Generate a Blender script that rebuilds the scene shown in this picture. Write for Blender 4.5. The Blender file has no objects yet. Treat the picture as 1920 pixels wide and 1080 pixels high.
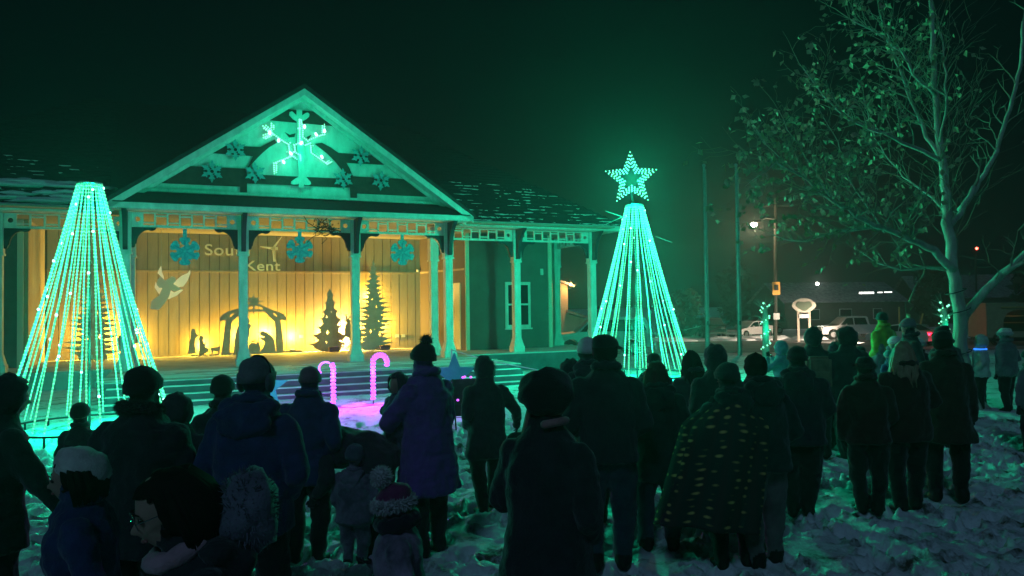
import bpy, bmesh, math, random
import numpy as np
from mathutils import Vector, Matrix, noise
random.seed(7); rng = np.random.default_rng(7)
SC = bpy.context.scene; COL = SC.collection; PI = math.pi

# ---------------------------------------------------------------- camera, night sky, ambient light, exposure
cam_d = bpy.data.cameras.new('camera'); cam = bpy.data.objects.new('camera', cam_d); COL.objects.link(cam)
PITCH, ROLL = .0246, .0132
fw = Vector((0, math.cos(PITCH), math.sin(PITCH))); up0 = Vector((0, -math.sin(PITCH), math.cos(PITCH))); rt0 = Vector((1, 0, 0))
rt = rt0*math.cos(ROLL)-up0*math.sin(ROLL); up = up0*math.cos(ROLL)+rt0*math.sin(ROLL)
m = Matrix((rt, up, -fw)).transposed().to_4x4(); m.translation = (0, 0, 2.0); cam.matrix_world = m
cam_d.sensor_width = 36; cam_d.lens = 36*1400/1920; cam_d.clip_end = 900; cam_d.clip_start = .05
SC.camera = cam
w = bpy.data.worlds.new('World'); SC.world = w; w.use_nodes = True
bg = w.node_tree.nodes['Background']; bg.inputs[0].default_value = (.0003, .0026, .0036, 1); bg.inputs[1].default_value = .8
fill_d = bpy.data.lights.new('ambient_fill', 'SUN'); fill_d.energy = .30; fill_d.angle = math.radians(12); fill_d.color = (.22, .50, .78)  # soft cool fill added from behind the camera, no real moon
fill_lamp = bpy.data.objects.new('ambient_fill', fill_d); COL.objects.link(fill_lamp); fill_lamp.rotation_euler = (math.radians(48), 0, math.radians(-18))
vs = SC.view_settings; vs.view_transform = 'Standard'; vs.look = 'None'; vs.exposure = 0; vs.gamma = 1; vs.use_curve_mapping = False
cy = SC.cycles; cy.use_denoising = True; cy.max_bounces = 5; cy.diffuse_bounces = 2; cy.glossy_bounces = 2; cy.transmission_bounces = 3
cy.volume_bounces = 0; cy.sample_clamp_indirect = 2.0; cy.sample_clamp_direct = 0; cy.caustics_reflective = False; cy.caustics_refractive = False
cy.use_light_tree = True

# ---------------------------------------------------------------- helpers
def ramp(q, a, b):
    q = min(1, max(0, (q-a)/(b-a))); return q*q*(3-2*q)
def gz(x, y):
    return .22*ramp(y, 9, 14.5)*(1-ramp(y, 20, 24))-1.07*ramp(y, 26, 50)
MATS = {}
def mat(name, col, rough=.7, metal=0, emit=None, strength=0, noise_s=0, amount=.25, bump=0, bump_s=40, spec=.3, tint=None, sample=True, stretch=None, sheen=0):
    if name in MATS: return MATS[name]
    M = bpy.data.materials.new(name); M.use_nodes = True; nt = M.node_tree; N = nt.nodes; K = nt.links
    p = N['Principled BSDF']; p.inputs['Base Color'].default_value = (*col, 1); p.inputs['Roughness'].default_value = rough
    p.inputs['Metallic'].default_value = metal; p.inputs['Specular IOR Level'].default_value = spec
    if sheen: p.inputs['Sheen Weight'].default_value = sheen; p.inputs['Sheen Roughness'].default_value = .5
    if noise_s or bump:
        tc = N.new('ShaderNodeTexCoord'); src = tc.outputs['Object']
        if stretch:
            mp = N.new('ShaderNodeMapping'); mp.inputs['Scale'].default_value = stretch; K.new(src, mp.inputs[0]); src = mp.outputs[0]
    if noise_s:
        nz = N.new('ShaderNodeTexNoise'); nz.inputs['Scale'].default_value = noise_s; nz.inputs['Detail'].default_value = 6; nz.inputs['Roughness'].default_value = .65
        K.new(src, nz.inputs['Vector'])
        cr = N.new('ShaderNodeValToRGB'); cr.color_ramp.elements[0].position = .32; cr.color_ramp.elements[1].position = .68
        t2 = tint or tuple(c*(1-amount) for c in col)
        cr.color_ramp.elements[0].color = (*t2, 1); cr.color_ramp.elements[1].color = (*[min(1, c*(1+amount*.5)) for c in col], 1)
        K.new(nz.outputs['Fac'], cr.inputs[0]); K.new(cr.outputs[0], p.inputs['Base Color'])
    if bump:
        nb = N.new('ShaderNodeTexNoise'); nb.inputs['Scale'].default_value = bump_s; nb.inputs['Detail'].default_value = 5
        K.new(src, nb.inputs['Vector']); bp = N.new('ShaderNodeBump'); bp.inputs['Strength'].default_value = bump; bp.inputs['Distance'].default_value = .02
        K.new(nb.outputs['Fac'], bp.inputs['Height']); K.new(bp.outputs[0], p.inputs['Normal'])
    if emit: p.inputs['Emission Color'].default_value = (*emit, 1); p.inputs['Emission Strength'].default_value = strength
    if not sample: M.cycles.emission_sampling = 'NONE'
    MATS[name] = M; return M

class MB:                                    # collects shapes, builds ONE mesh object
    def __init__(s): s.v = []; s.f = []; s.m = []; s.cm = 0; s.sm = []; s.smooth = False
    def add(s, v, f):
        o = len(s.v); s.v += [tuple(q) for q in v]; s.f += [tuple(o+i for i in g) for g in f]; s.m += [s.cm]*len(f); s.sm += [s.smooth]*len(f); return s
    def box(s, c, d, rz=0, M=None, taper=(1, 1)):
        x, y, z = d[0]/2, d[1]/2, d[2]/2; tx, ty = taper
        P = [(-x, -y, -z), (x, -y, -z), (x, y, -z), (-x, y, -z), (-x*tx, -y*ty, z), (x*tx, -y*ty, z), (x*tx, y*ty, z), (-x*tx, y*ty, z)]
        R = (M or Matrix.Rotation(rz, 3, 'Z')); c = Vector(c)
        return s.add([c+R @ Vector(p) for p in P], [(0, 3, 2, 1), (4, 5, 6, 7), (0, 1, 5, 4), (1, 2, 6, 5), (2, 3, 7, 6), (3, 0, 4, 7)])
    def span(s, a, b):                       # box from corner a to corner b
        return s.box([(a[i]+b[i])/2 for i in range(3)], [abs(b[i]-a[i]) for i in range(3)])
    def tube(s, pts, r, n=6, cap=True):
        pts = [Vector(p) for p in pts]; r = r if hasattr(r, '__len__') else [r]*len(pts); V = []; prev = None
        for i, p in enumerate(pts):
            t = (pts[min(i+1, len(pts)-1)]-pts[max(i-1, 0)])
            if t.length < 1e-9: t = Vector((0, 0, 1))
            t.normalize()
            if prev is None: a = t.orthogonal().normalized()
            else:
                a = prev-t*prev.dot(t)
                a = a.normalized() if a.length > 1e-6 else t.orthogonal().normalized()
            prev = a; b = t.cross(a)
            for k in range(n):
                q = 2*PI*k/n; V.append(p+(a*math.cos(q)+b*math.sin(q))*r[i])
        Fc = [(i*n+k, i*n+(k+1) % n, (i+1)*n+(k+1) % n, (i+1)*n+k) for i in range(len(pts)-1) for k in range(n)]
        if cap: Fc += [tuple(reversed(range(n))), tuple((len(pts)-1)*n+k for k in range(n))]
        return s.add(V, Fc)
    def loft(s, rings, n=16, cap=True):      # rings: (centre, rx, ry)
        V = []
        for c, rx, ry in rings:
            for k in range(n):
                q = 2*PI*k/n; V.append((c[0]+rx*math.cos(q), c[1]+ry*math.sin(q), c[2]))
        L = len(rings); Fc = [(i*n+k, i*n+(k+1) % n, (i+1)*n+(k+1) % n, (i+1)*n+k) for i in range(L-1) for k in range(n)]
        if cap: Fc += [tuple(reversed(range(n))), tuple((L-1)*n+k for k in range(n))]
        return s.add(V, Fc)
    def ball(s, c, r, nu=12, nv=8, jit=0, M=None):
        r = r if hasattr(r, '__len__') else (r, r, r); c = Vector(c); V = [Vector((0, 0, -1))]
        for j in range(1, nv):
            a = PI*j/nv-PI/2
            for i in range(nu): V.append(Vector((math.cos(a)*math.cos(2*PI*i/nu), math.cos(a)*math.sin(2*PI*i/nu), math.sin(a))))
        V.append(Vector((0, 0, 1))); L = len(V)-1
        Fc = [(0, 1+(i+1) % nu, 1+i) for i in range(nu)]
        for j in range(nv-2):
            for i in range(nu): Fc.append((1+j*nu+i, 1+j*nu+(i+1) % nu, 1+(j+1)*nu+(i+1) % nu, 1+(j+1)*nu+i))
        Fc += [(L, L-nu+i, L-nu+(i+1) % nu) for i in range(nu)]
        out = []
        for p in V:
            k = 1+(noise.noise(p*2.3+c*7)*jit if jit else 0); q = Vector((p.x*r[0], p.y*r[1], p.z*r[2]))*k
            out.append(c+(M @ q if M else q))
        return s.add(out, Fc)
    def octa(s, c, r, rz=None):
        x, y, z = c; rz = rz or r
        return s.add([(x+r, y, z), (x, y+r, z), (x-r, y, z), (x, y-r, z), (x, y, z+rz), (x, y, z-rz)],
                     [(0, 1, 4), (1, 2, 4), (2, 3, 4), (3, 0, 4), (1, 0, 5), (2, 1, 5), (3, 2, 5), (0, 3, 5)])
    def fur(s, c, r, n, length, M=None, wid=.006, zmin=-1):
        c = Vector(c); r = r if hasattr(r, '__len__') else (r, r, r); i = 0
        while i < n:
            d = Vector((random.gauss(0, 1), random.gauss(0, 1), random.gauss(0, 1))).normalized()
            if d.z < zmin: continue
            i += 1; b = Vector((d.x*r[0], d.y*r[1], d.z*r[2])); b = M @ b if M else b
            dd = (d+Vector((random.gauss(0, .35), random.gauss(0, .35), random.gauss(0, .35)))).normalized()
            o = dd.orthogonal().normalized(); q = dd.cross(o); L = length*random.uniform(.6, 1.2)
            s.add([c+b+o*wid, c+b-o*wid*.5+q*wid*.85, c+b-o*wid*.5-q*wid*.85, c+b+dd*L], [(0, 1, 3), (1, 2, 3), (2, 0, 3)])
        return s
    def mesh(s, name, mats):
        me = bpy.data.meshes.new(name); me.from_pydata([tuple(q) for q in s.v], [], s.f)
        for q in (mats if isinstance(mats, (list, tuple)) else [mats]): me.materials.append(q)
        me.polygons.foreach_set('material_index', s.m); me.polygons.foreach_set('use_smooth', s.sm); me.update(); return me
    def build(s, name, mats, parent=None, loc=(0, 0, 0), rz=0):
        return link(name, s.mesh(name, mats), parent, loc, rz)
def link(name, me, parent=None, loc=(0, 0, 0), rz=0):
    o = bpy.data.objects.new(name, me); COL.objects.link(o)
    if parent: o.parent = parent
    o.location = loc; o.rotation_euler = (0, 0, rz); return o
def tag(o, label=None, cat=None, group=None, kind=None):
    for k, q in (('label', label), ('category', cat), ('group', group), ('kind', kind)):
        if q: o[k] = q
    return o
def thing(name, label, cat, loc=(0, 0, 0), rz=0, group=None):
    return tag(link(name, None, None, loc, rz), label, cat, group)
def copy_tree(o, parent=None, loc=None, rz=None):
    c = o.copy(); COL.objects.link(c)
    if parent: c.parent = parent
    if loc is not None: c.location = loc
    if rz is not None: c.rotation_euler = (0, 0, rz)
    for ch in list(o.children): copy_tree(ch, c)
    return c
def bevel(o, wdt, seg=2):
    bm = bmesh.new(); bm.from_mesh(o.data); bmesh.ops.bevel(bm, geom=bm.edges[:], offset=wdt, segments=seg, affect='EDGES', clamp_overlap=True)
    bm.to_mesh(o.data); bm.free(); return o
WS = bpy.data.scenes.new('workbench')          # modifiers are evaluated in an otherwise empty scene (fast), which is removed at the end
def evaluated(o):
    for c in list(o.users_collection): c.objects.unlink(o)
    WS.collection.objects.link(o); WS.view_layers[0].update(); dg = WS.view_layers[0].depsgraph; dg.update(); me = bpy.data.meshes.new_from_object(o.evaluated_get(dg)); WS.collection.objects.unlink(o); return me
def outline_mesh(name, loops, thick, m):     # closed 2-D outlines (inner loops are holes) -> solid plate, local x right, z up, y depth
    cu = bpy.data.curves.new(name, 'CURVE'); cu.dimensions = '2D'; cu.fill_mode = 'BOTH'; cu.extrude = thick/2
    for lp in loops:
        sp = cu.splines.new('POLY'); sp.points.add(len(lp)-1); sp.use_cyclic_u = True
        for i, q in enumerate(lp): sp.points[i].co = (q[0], q[1], 0, 1)
    o = bpy.data.objects.new(name, cu); COL.objects.link(o); me = evaluated(o); me.name = name
    bpy.data.objects.remove(o); bpy.data.curves.remove(cu)
    me.transform(Matrix.Rotation(PI/2, 4, 'X')); me.materials.clear(); me.materials.append(m); return me
def text_mesh(name, txt, size, thick, m, bold=0, spacing=1):
    cu = bpy.data.curves.new(name, 'FONT'); cu.body = txt; cu.size = size; cu.extrude = thick/2; cu.offset = bold; cu.space_character = spacing
    o = bpy.data.objects.new(name, cu); COL.objects.link(o); me = evaluated(o); bpy.data.objects.remove(o); bpy.data.curves.remove(cu)
    me.transform(Matrix.Rotation(PI/2, 4, 'X')); me.materials.clear(); me.materials.append(m); return me
def lamp(name, kind, loc, power, color, parent=None, radius=.05, rot=None, spot=None, group=None):
    d = bpy.data.lights.new(name, kind); d.energy = power; d.color = color
    if kind in ('POINT', 'SPOT'): d.shadow_soft_size = radius
    if kind == 'SPOT' and spot: d.spot_size = spot; d.spot_blend = .6
    o = bpy.data.objects.new(name, d); COL.objects.link(o); o.location = loc
    if rot: o.rotation_euler = rot
    if parent: o.parent = parent
    return o
def star_loop(c, r1, r2, n=5, rot=PI/2):
    return [(c[0]+(r1 if i % 2 == 0 else r2)*math.cos(rot+PI*i/n), c[1]+(r1 if i % 2 == 0 else r2)*math.sin(rot+PI*i/n)) for i in range(2*n)]
def circle_loop(c, r, n=16): return [(c[0]+r*math.cos(2*PI*i/n), c[1]+r*math.sin(2*PI*i/n)) for i in range(n)]
def rect_loop(a, b): return [(a[0], a[1]), (b[0], a[1]), (b[0], b[1]), (a[0], b[1])]

WHITE = mat('white_paint', (.56, .56, .545), .55, noise_s=4, amount=.24, bump=.2, bump_s=30, stretch=(1.5, 1.5, .6))
BROWN = mat('brown_siding', (.060, .034, .030), .75, noise_s=6, amount=.35, bump=.3, bump_s=30)
BLACKP = mat('black_bracket_paint', (.012, .012, .020), .5, noise_s=5, amount=.3)
TAN = mat('tan_wall_board', (.33, .26, .18), .7, noise_s=2.2, amount=.22, bump=.15, bump_s=20, stretch=(3, 3, .4))
GREYW = mat('grey_wing_siding', (.10, .095, .09), .8, noise_s=2, amount=.18, bump=.2, bump_s=25)
ROOF = mat('dark_roof_shingle', (.020, .022, .024), .85, noise_s=14, amount=.5, bump=.5, bump_s=60)
SNOWM = mat('old_snow', (.74, .76, .78), .6, noise_s=5, amount=.12, bump=.5, bump_s=25)
STEPM = mat('dark_blue_grey_step', (.075, .08, .095), .7, noise_s=3, amount=.35, bump=.3, bump_s=30)  # dark blue-grey for the steps and deck fronts
CONC = mat('frosted_concrete', (.46, .45, .45), .8, noise_s=1.6, amount=.30, bump=.3, bump_s=30)
DARKM = mat('dark_metal', (.02, .02, .022), .5, .6)
STEEL = mat('grey_metal', (.35, .36, .36), .45, .7, noise_s=8, amount=.2)
PLY = mat('grey_plywood', (.40, .35, .31), .75, noise_s=7, amount=.2, bump=.2, bump_s=30)
GLASSD = mat('dark_glass', (.006, .009, .012), .12, spec=.5)
WOODP = mat('weathered_wood', (.16, .12, .09), .85, noise_s=9, amount=.35, bump=.4, bump_s=30)
BARK = mat('grey_bark', (.42, .43, .37), .85, noise_s=7, amount=.45, bump=.7, bump_s=22, stretch=(1, 1, .35))
TEALF = mat('teal_felt', (.05, .38, .47), .9, noise_s=14, amount=.3, bump=.5, bump_s=60)
CONE_L, CONE_R = 560, 1400; HAZE = .0028
GREEN = (.003, 1.0, .50)
LED = mat('green_led', (.05, .3, .2), .3, emit=(.15, 1, .45), strength=1.75, sample=False)
LEDC = mat('green_led_glow', (.05, .3, .2), .3, emit=(.07, 1, .44), strength=1.0, sample=False)
LEDS = mat('green_star_led', (.05, .3, .2), .3, emit=(.22, 1, .54), strength=3, sample=False)
LEDD = mat('green_led_small', (.05, .3, .2), .3, emit=(.22, 1, .55), strength=2.6, sample=False)
LEDW = mat('white_led_twinkle', (.4, .5, .5), .3, emit=(.40, 1, .92), strength=5, sample=False)
PURP = mat('purple_led', (.3, .1, .4), .3, emit=(.56, .09, 1.0), strength=2.3, sample=False)

# ---------------------------------------------------------------- ground: one snow sheet, trampled near the crowd, to the horizon
def axis(pts):
    out = []
    for a, b, st in pts: out += list(np.arange(a, b, st))
    return np.array(out+[pts[-1][1]])
gx = axis([(-420, -60, 40), (-60, -20, 4), (-20, -9, .5), (-9, 10, .036), (10, 18, .16), (18, 60, 3), (60, 420, 40)])
gy = axis([(-30, 1.5, 3.0), (1.5, 11, .036), (11, 14, .06), (14, 20, .12), (20, 60, 1.0), (60, 160, 12), (160, 640, 60)])
X, Y = np.meshgrid(gx, gy)
sm = lambda v, a, b: (lambda q: q*q*(3-2*q))(np.clip((v-a)/(b-a), 0, 1))
Z = .22*sm(Y, 9, 14.5)*(1-sm(Y, 20, 24))-1.07*sm(Y, 26, 50)
def vnoise(X, Y, s, seed):
    r = np.random.default_rng(seed); T = r.random((256, 256)); x = X/s; y = Y/s; xi = np.floor(x).astype(int); yi = np.floor(y).astype(int); fx = x-xi; fy = y-yi
    fx = fx*fx*(3-2*fx); fy = fy*fy*(3-2*fy); g = lambda a, b: T[a % 256, b % 256]
    return (g(xi, yi)*(1-fx)+g(xi+1, yi)*fx)*(1-fy)+(g(xi, yi+1)*(1-fx)+g(xi+1, yi+1)*fx)*fy-.5
near = (1-sm(Y, 13, 22))*(1-sm(np.abs(X), 12, 18))*sm(Y, -2, 2)
tramp = .78*near*(1-.72*sm(Y, 9.2, 11.2))*(.35+1.5*np.clip(vnoise(X, Y, 1.9, 21)+.45*vnoise(X, Y, .8, 22)+.42, 0, 1))
rdg = 1-np.abs(vnoise(X, Y, .30, 3))*2
Z += near*(.05*vnoise(X, Y, 1.3, 1)+.03*vnoise(X, Y, .55, 2))+tramp*(.05*(rdg**3-.4)+.034*vnoise(X, Y, .16, 4)+.024*vnoise(X, Y, .085, 5)+.014*vnoise(X, Y, .045, 6))
fr = np.random.default_rng(11); k = 0
for i in range(2600):                        # boot prints
    px, py = fr.uniform(-9, 10), 1.6+10.5*fr.random()**.8; a = fr.uniform(0, PI); L, Wd = .15, .065
    x0, x1 = np.searchsorted(gx, [px-.32, px+.32]); y0, y1 = np.searchsorted(gy, [py-.32, py+.32])
    dx = X[y0:y1, x0:x1]-px; dy = Y[y0:y1, x0:x1]-py; e = ((dx*math.cos(a)+dy*math.sin(a))/L)**2+((-dx*math.sin(a)+dy*math.cos(a))/Wd)**2
    Z[y0:y1, x0:x1] += -.075*np.exp(-e**2)+.030*np.exp(-(np.sqrt(e)-1.35)**2/.08)
ny, nx = X.shape; V = np.stack([X, Y, Z], -1).reshape(-1, 3); q = np.arange(nx*ny).reshape(ny, nx)
Fq = np.stack([q[:-1, :-1], q[:-1, 1:], q[1:, 1:], q[1:, :-1]], -1).reshape(-1, 4)
me = bpy.data.meshes.new('snow_ground'); me.from_pydata(V.tolist(), [], Fq.tolist()); me.polygons.foreach_set('use_smooth', [True]*len(Fq)); me.update()
M = bpy.data.materials.new('trampled_snow'); M.use_nodes = True; nt = M.node_tree; p = nt.nodes['Principled BSDF']; p.inputs['Roughness'].default_value = .55; p.inputs['Specular IOR Level'].default_value = .25
tc = nt.nodes.new('ShaderNodeTexCoord'); n1 = nt.nodes.new('ShaderNodeTexNoise'); n1.inputs['Scale'].default_value = 3.2; n1.inputs['Detail'].default_value = 9; n1.inputs['Roughness'].default_value = .72
nt.links.new(tc.outputs['Object'], n1.inputs['Vector']); cr = nt.nodes.new('ShaderNodeValToRGB')
cr.color_ramp.elements[0].position = .36; cr.color_ramp.elements[0].color = (.085, .075, .055, 1); cr.color_ramp.elements[1].position = .49; cr.color_ramp.elements[1].color = (.70, .72, .76, 1)
nt.links.new(n1.outputs['Fac'], cr.inputs[0]); nt.links.new(cr.outputs[0], p.inputs['Base Color'])
n2 = nt.nodes.new('ShaderNodeTexNoise'); n2.inputs['Scale'].default_value = 28; n2.inputs['Detail'].default_value = 6; nt.links.new(tc.outputs['Object'], n2.inputs['Vector'])
bp = nt.nodes.new('ShaderNodeBump'); bp.inputs['Strength'].default_value = .5; bp.inputs['Distance'].default_value = .03; nt.links.new(n2.outputs['Fac'], bp.inputs['Height']); nt.links.new(bp.outputs[0], p.inputs['Normal'])
me.materials.append(M); tag(link('snow_ground', me), 'trampled snow lawn in front of the pavilion', kind='structure')

# ---------------------------------------------------------------- the pavilion (local frame: x along the front, y into the building, z up)
BO = Vector((-4.0663, 19.3476, 0)); BR = .4269
pav = thing('pavilion', 'white and tan park pavilion with a tall front gable and an open lit stage', 'pavilion', BO, BR)
def part(name, mb, m, parent=None): return mb.build(name, m, parent or pav)
def bw(t, n, z): return BO+Matrix.Rotation(BR, 3, 'Z') @ Vector((t, -n, z))
DZ = .635
# deck, apron, steps
o = part('stage_deck', MB().span((-5.6, -3.05, -.3), (3.3, 5.7, DZ)), CONC); bevel(o, .015)
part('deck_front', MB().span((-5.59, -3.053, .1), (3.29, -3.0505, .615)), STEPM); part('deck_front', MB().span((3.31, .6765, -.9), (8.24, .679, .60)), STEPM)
o = part('porch_deck', MB().span((3.303, .68, -1.0), (8.25, 5.7, DZ)), CONC); bevel(o, .015)
o = part('porch_deck', MB().span((-12, .68, -.3), (-5.603, 5.7, DZ)), CONC); bevel(o, .015)
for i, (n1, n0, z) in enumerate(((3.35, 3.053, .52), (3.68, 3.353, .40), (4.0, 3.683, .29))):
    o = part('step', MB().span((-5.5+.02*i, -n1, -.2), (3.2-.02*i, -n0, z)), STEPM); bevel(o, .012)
    part('step_snow', MB().span((-5.45, -n1+.03, z+.002), (3.15, -n0-.09-.03*(i == 1), z+.016)), SNOWM)
# snow lying on the front of the deck
b = MB()
for i in range(60):
    tt = random.uniform(-5.4, 3.0); nn = random.uniform(.4, 2.8); b.ball((tt, -nn, DZ), (random.uniform(.25, .8), random.uniform(.06, .25), .014), 10, 5, .5)
o = part('deck_snow', b, SNOWM); tag(o, kind='stuff')

def post(t, n, top=4.30):
    b = MB(); b.cm = 0
    b.box((t, -n, (DZ+.42+3.36)/2), (.205, .205, 3.36-DZ-.42))
    b.box((t, -n, (3.36+top)/2), (.245, .245, top-3.36))
    b.box((t, -n, 3.34), (.275, .275, .05))
    o = part('post', b, WHITE)
    q = MB(); q.box((t, -n, DZ+.09), (.36, .36, .18)); q.box((t, -n, DZ+.30), (.33, .33, .24), taper=(.66, .66)); bevel(part('post_base', q, WHITE, o), .008)
    return o
BRK = [(0, 0), (-.52, 0), (-.50, -.035), (-.465, -.065), (-.42, -.078), (-.38, -.07), (-.345, -.058), (-.29, -.07), (-.235, -.10), (-.185, -.15), (-.145, -.21), (-.118, -.28), (-.105, -.34), (-.10, -.375), (-.075, -.40), (-.072, -.44), (-.05, -.47), (0, -.47)]
brk_me = outline_mesh('bracket', [BRK], .09, BLACKP); brk_me2 = outline_mesh('bracket', [[(-x, z) for x, z in BRK]], .09, BLACKP)
FB = [(0, 0), (.56, 0), (.54, -.05), (.44, -.12), (.33, -.24), (.23, -.40), (.17, -.56), (.13, -.70), (.12, -.86), (.0, -.88), (0, -.80), (.05, -.62), (.05, -.12), (0, -.06)]
FB = [(0, 0), (.56, 0), (.53, -.05), (.42, -.12), (.31, -.24), (.22, -.40), (.17, -.56), (.14, -.70), (.13, -.84), (.09, -.88), (0, -.88)]
fbr_me = outline_mesh('eave_bracket', [FB], .10, BLACKP); fbr_me.transform(Matrix.Rotation(-PI/2, 4, 'Z'))
FZ = 3.951
def brackets(t, n, sides='lr', fwd=True):
    if 'l' in sides: link('bracket', brk_me, pav, (t-.124, -n, FZ-.004))
    if 'r' in sides: link('bracket', brk_me2, pav, (t+.124, -n, FZ-.004))
    if fwd: link('eave_bracket', fbr_me, pav, (t, -n-.124, 4.295))
def frieze(t0, t1, n, nsq=7, edge=.37, along=None, pitch=None):
    a, b = t0+.124, t1-.124; loops = [rect_loop((a, FZ), (b, 4.305))]; s0, s1 = t0+edge, t1-edge; pt = (s1-s0)/(nsq-.15); wq = pt*.85
    for c in (t0+.245, t1-.245): loops.append(circle_loop((c, 4.135), .058))
    for i in range(nsq):
        x = s0+i*pt
        if i % 2 == 0: loops += [rect_loop((x, 4.075), (x+wq, 4.275)), rect_loop((x, 4.005), (x+wq, 4.045))]
        else: loops += [rect_loop((x, 4.01), (x+wq, 4.205)), rect_loop((x, 4.235), (x+wq, 4.275))]
    me = outline_mesh('frieze', loops, .05, WHITE)
    if along is None: return link('frieze', me, pav, (0, -n, 0))
    o = link('frieze', me, pav, (along, 0, 0)); o.rotation_euler = (0, 0, PI/2); return o
GP = (-5.29, -2.74, 0, 2.55); WR = (2.5, 5.11, 7.74); WL = (-5.24, -7.95, -10.6)
for t in GP: post(t, 0); brackets(t, 0, {-5.29: 'r', 2.55: 'l'}.get(t, 'lr'))
for a, b in zip(GP[:-1], GP[1:]): frieze(a, b, 0)
for t in WR+WL: post(t, -1.104); brackets(t, -1.104, {2.5: 'r', -5.24: 'l', 7.74: 'l'}.get(t, 'lr'), t not in (2.5, -5.24))
for a, b in ((2.5, 5.11), (5.11, 7.74), (-7.95, -5.24), (-10.6, -7.95)): frieze(a, b, -1.104)
post(7.74, -3.5); frieze(1.104, 3.5, 0, 7, along=7.74)
# corner trim of the gable porch: side friezes back to the wing
part('side_beam', MB().span((2.50, .13, 4.08), (2.60, .97, 4.305)), WHITE); part('side_beam', MB().span((-5.34, .13, 4.08), (-5.24, .97, 4.305)), WHITE)

# stage walls: individual boards in two tiers with a rail between
wb = .285; bl = MB().box((0, 0, 0), (wb-.016, .03, 3.2-DZ-.06)).mesh('wall_board', TAN); bh = MB().box((0, 0, 0), (wb-.016, .03, 4.34-3.23)).mesh('wall_board', TAN)
part('wall_backing', MB().span((-7.6, 5.45, DZ), (3.62, 5.6, 4.34)), mat('dark_wall_backing', (.10, .08, .06), .9))  # darker brown backing shows between the boards
N = 39
for i in range(N):
    x = -7.55+wb/2+i*wb
    link('wall_board', bl, pav, (x, 5.43-random.uniform(0, .006), (DZ+.04+3.17)/2)); link('wall_board', bh, pav, (x, 5.43-random.uniform(0, .006), (3.235+4.335)/2))
part('wall_rail', MB().span((-7.55, 5.37, 3.165), (3.5, 5.44, 3.225)), TAN)
part('wall_skirting', MB().span((-7.55, 5.385, DZ), (3.5, 5.44, DZ+.05)), TAN)
# splayed return wall on the right of the stage
a, c = Vector((3.49, 5.42)), Vector((4.12, 2.75)); dv = c-a; L = dv.length; ang = math.atan2(dv.y, dv.x); dv.normalize()
part('return_wall', MB().box(((a.x+c.x)/2+.06*-dv.y*-1+.07, (a.y+c.y)/2, (DZ+4.34)/2), (L, .10, 4.34-DZ), ang), MATS['dark_wall_backing'])
nb = int(L/.27)
for i in range(nb):
    p = a+dv*(.135+i*(L/nb)); q = Vector((p.x, p.y))
    for z0, z1 in ((DZ+.04, 3.17), (3.235, 4.335)):
        part('wall_board', MB().box((q.x, q.y, (z0+z1)/2), (L/nb-.018, .03, z1-z0), ang), TAN)
part('wall_rail', MB().box(((a.x+c.x)/2-.03, (a.y+c.y)/2, 3.195), (L, .05, .06), ang), TAN)
p = a+dv*(L*.80); o = part('side_door', MB().box((p.x-.035, p.y, DZ+1.08), (.62, .05, 2.12), ang), mat('cream_door', (.55, .48, .36), .6, noise_s=3, amount=.1)); bevel(o, .008)
part('return_wall', MB().span((-7.72, 2.76, DZ), (-7.6, 5.45, 4.34)), TAN)
# wing walls
part('wing_wall', MB().span((4.15, 2.75, DZ), (7.1, 5.6, 4.34)), GREYW); part('wing_wall', MB().span((-11.8, 2.75, DZ), (-7.75, 5.6, 4.34)), GREYW)
for t in (4.12, 7.06, -7.80): part('corner_board', MB().span((t-.03, 2.70, DZ), (t+.10, 2.84, 4.335)), mat('tan_trim', (.55, .50, .40), .6))
o = part('window', MB().span((5.46, 2.70, 1.30), (6.36, 2.749, 2.79)), WHITE); bevel(o, .006)
for x0, x1 in ((5.56, 5.89), (5.93, 6.26)):
    for z0, z1 in ((1.40, 2.03), (2.09, 2.69)): part('pane', MB().span((x0, 2.685, z0), (x1, 2.699, z1)), GLASSD, o)
part('window_sill', MB().span((5.42, 2.66, 1.25), (6.40, 2.699, 1.298)), WHITE, o)
bevel(part('junction_box', MB().span((6.74, 2.69, 3.02), (6.84, 2.748, 3.23)), WHITE), .01)
part('security_camera', MB().ball((3.36, 5.36, 3.27), .055), WHITE)
b = MB().span((-.06, -.02, -.05), (.06, .02, .05)); mo = b.mesh('power_outlet', mat('outlet_plate', (.5, .5, .48), .4))
for x, z in ((2.62, 1.05), (2.83, 1.05), (-.55, 1.12)): link('power_outlet', mo, pav, (x, 5.385, z))
# ceiling and soffits
part('porch_ceiling', MB().span((-7.9, .03, 4.345), (7.95, 5.44, 4.385)), mat('painted_ceiling', (.22, .20, .165), .7))
part('soffit', MB().span((-5.55, -.58, 4.31), (3.0, -.126, 4.335)), WHITE)
part('fascia', MB().span((-5.60, -.64, 4.305), (3.06, -.585, 4.455)), WHITE)
for i, (x0, x1) in enumerate(((3.07, 8.45), (-11.9, -5.61))):
    part('fascia', MB().span((x0, .44, 4.30), (x1, .50, 4.44)), WHITE); part('soffit', MB().span((x0, .503, 4.31), (x1, .97, 4.335)), WHITE)
    part('rain_gutter', MB().tube([(x0+.02, .40, 4.40), (x1, .40, 4.40)], .055, 8), WHITE)
part('fascia', MB().span((8.40, .503, 4.30), (8.45, 6, 4.44)), WHITE)
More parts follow.
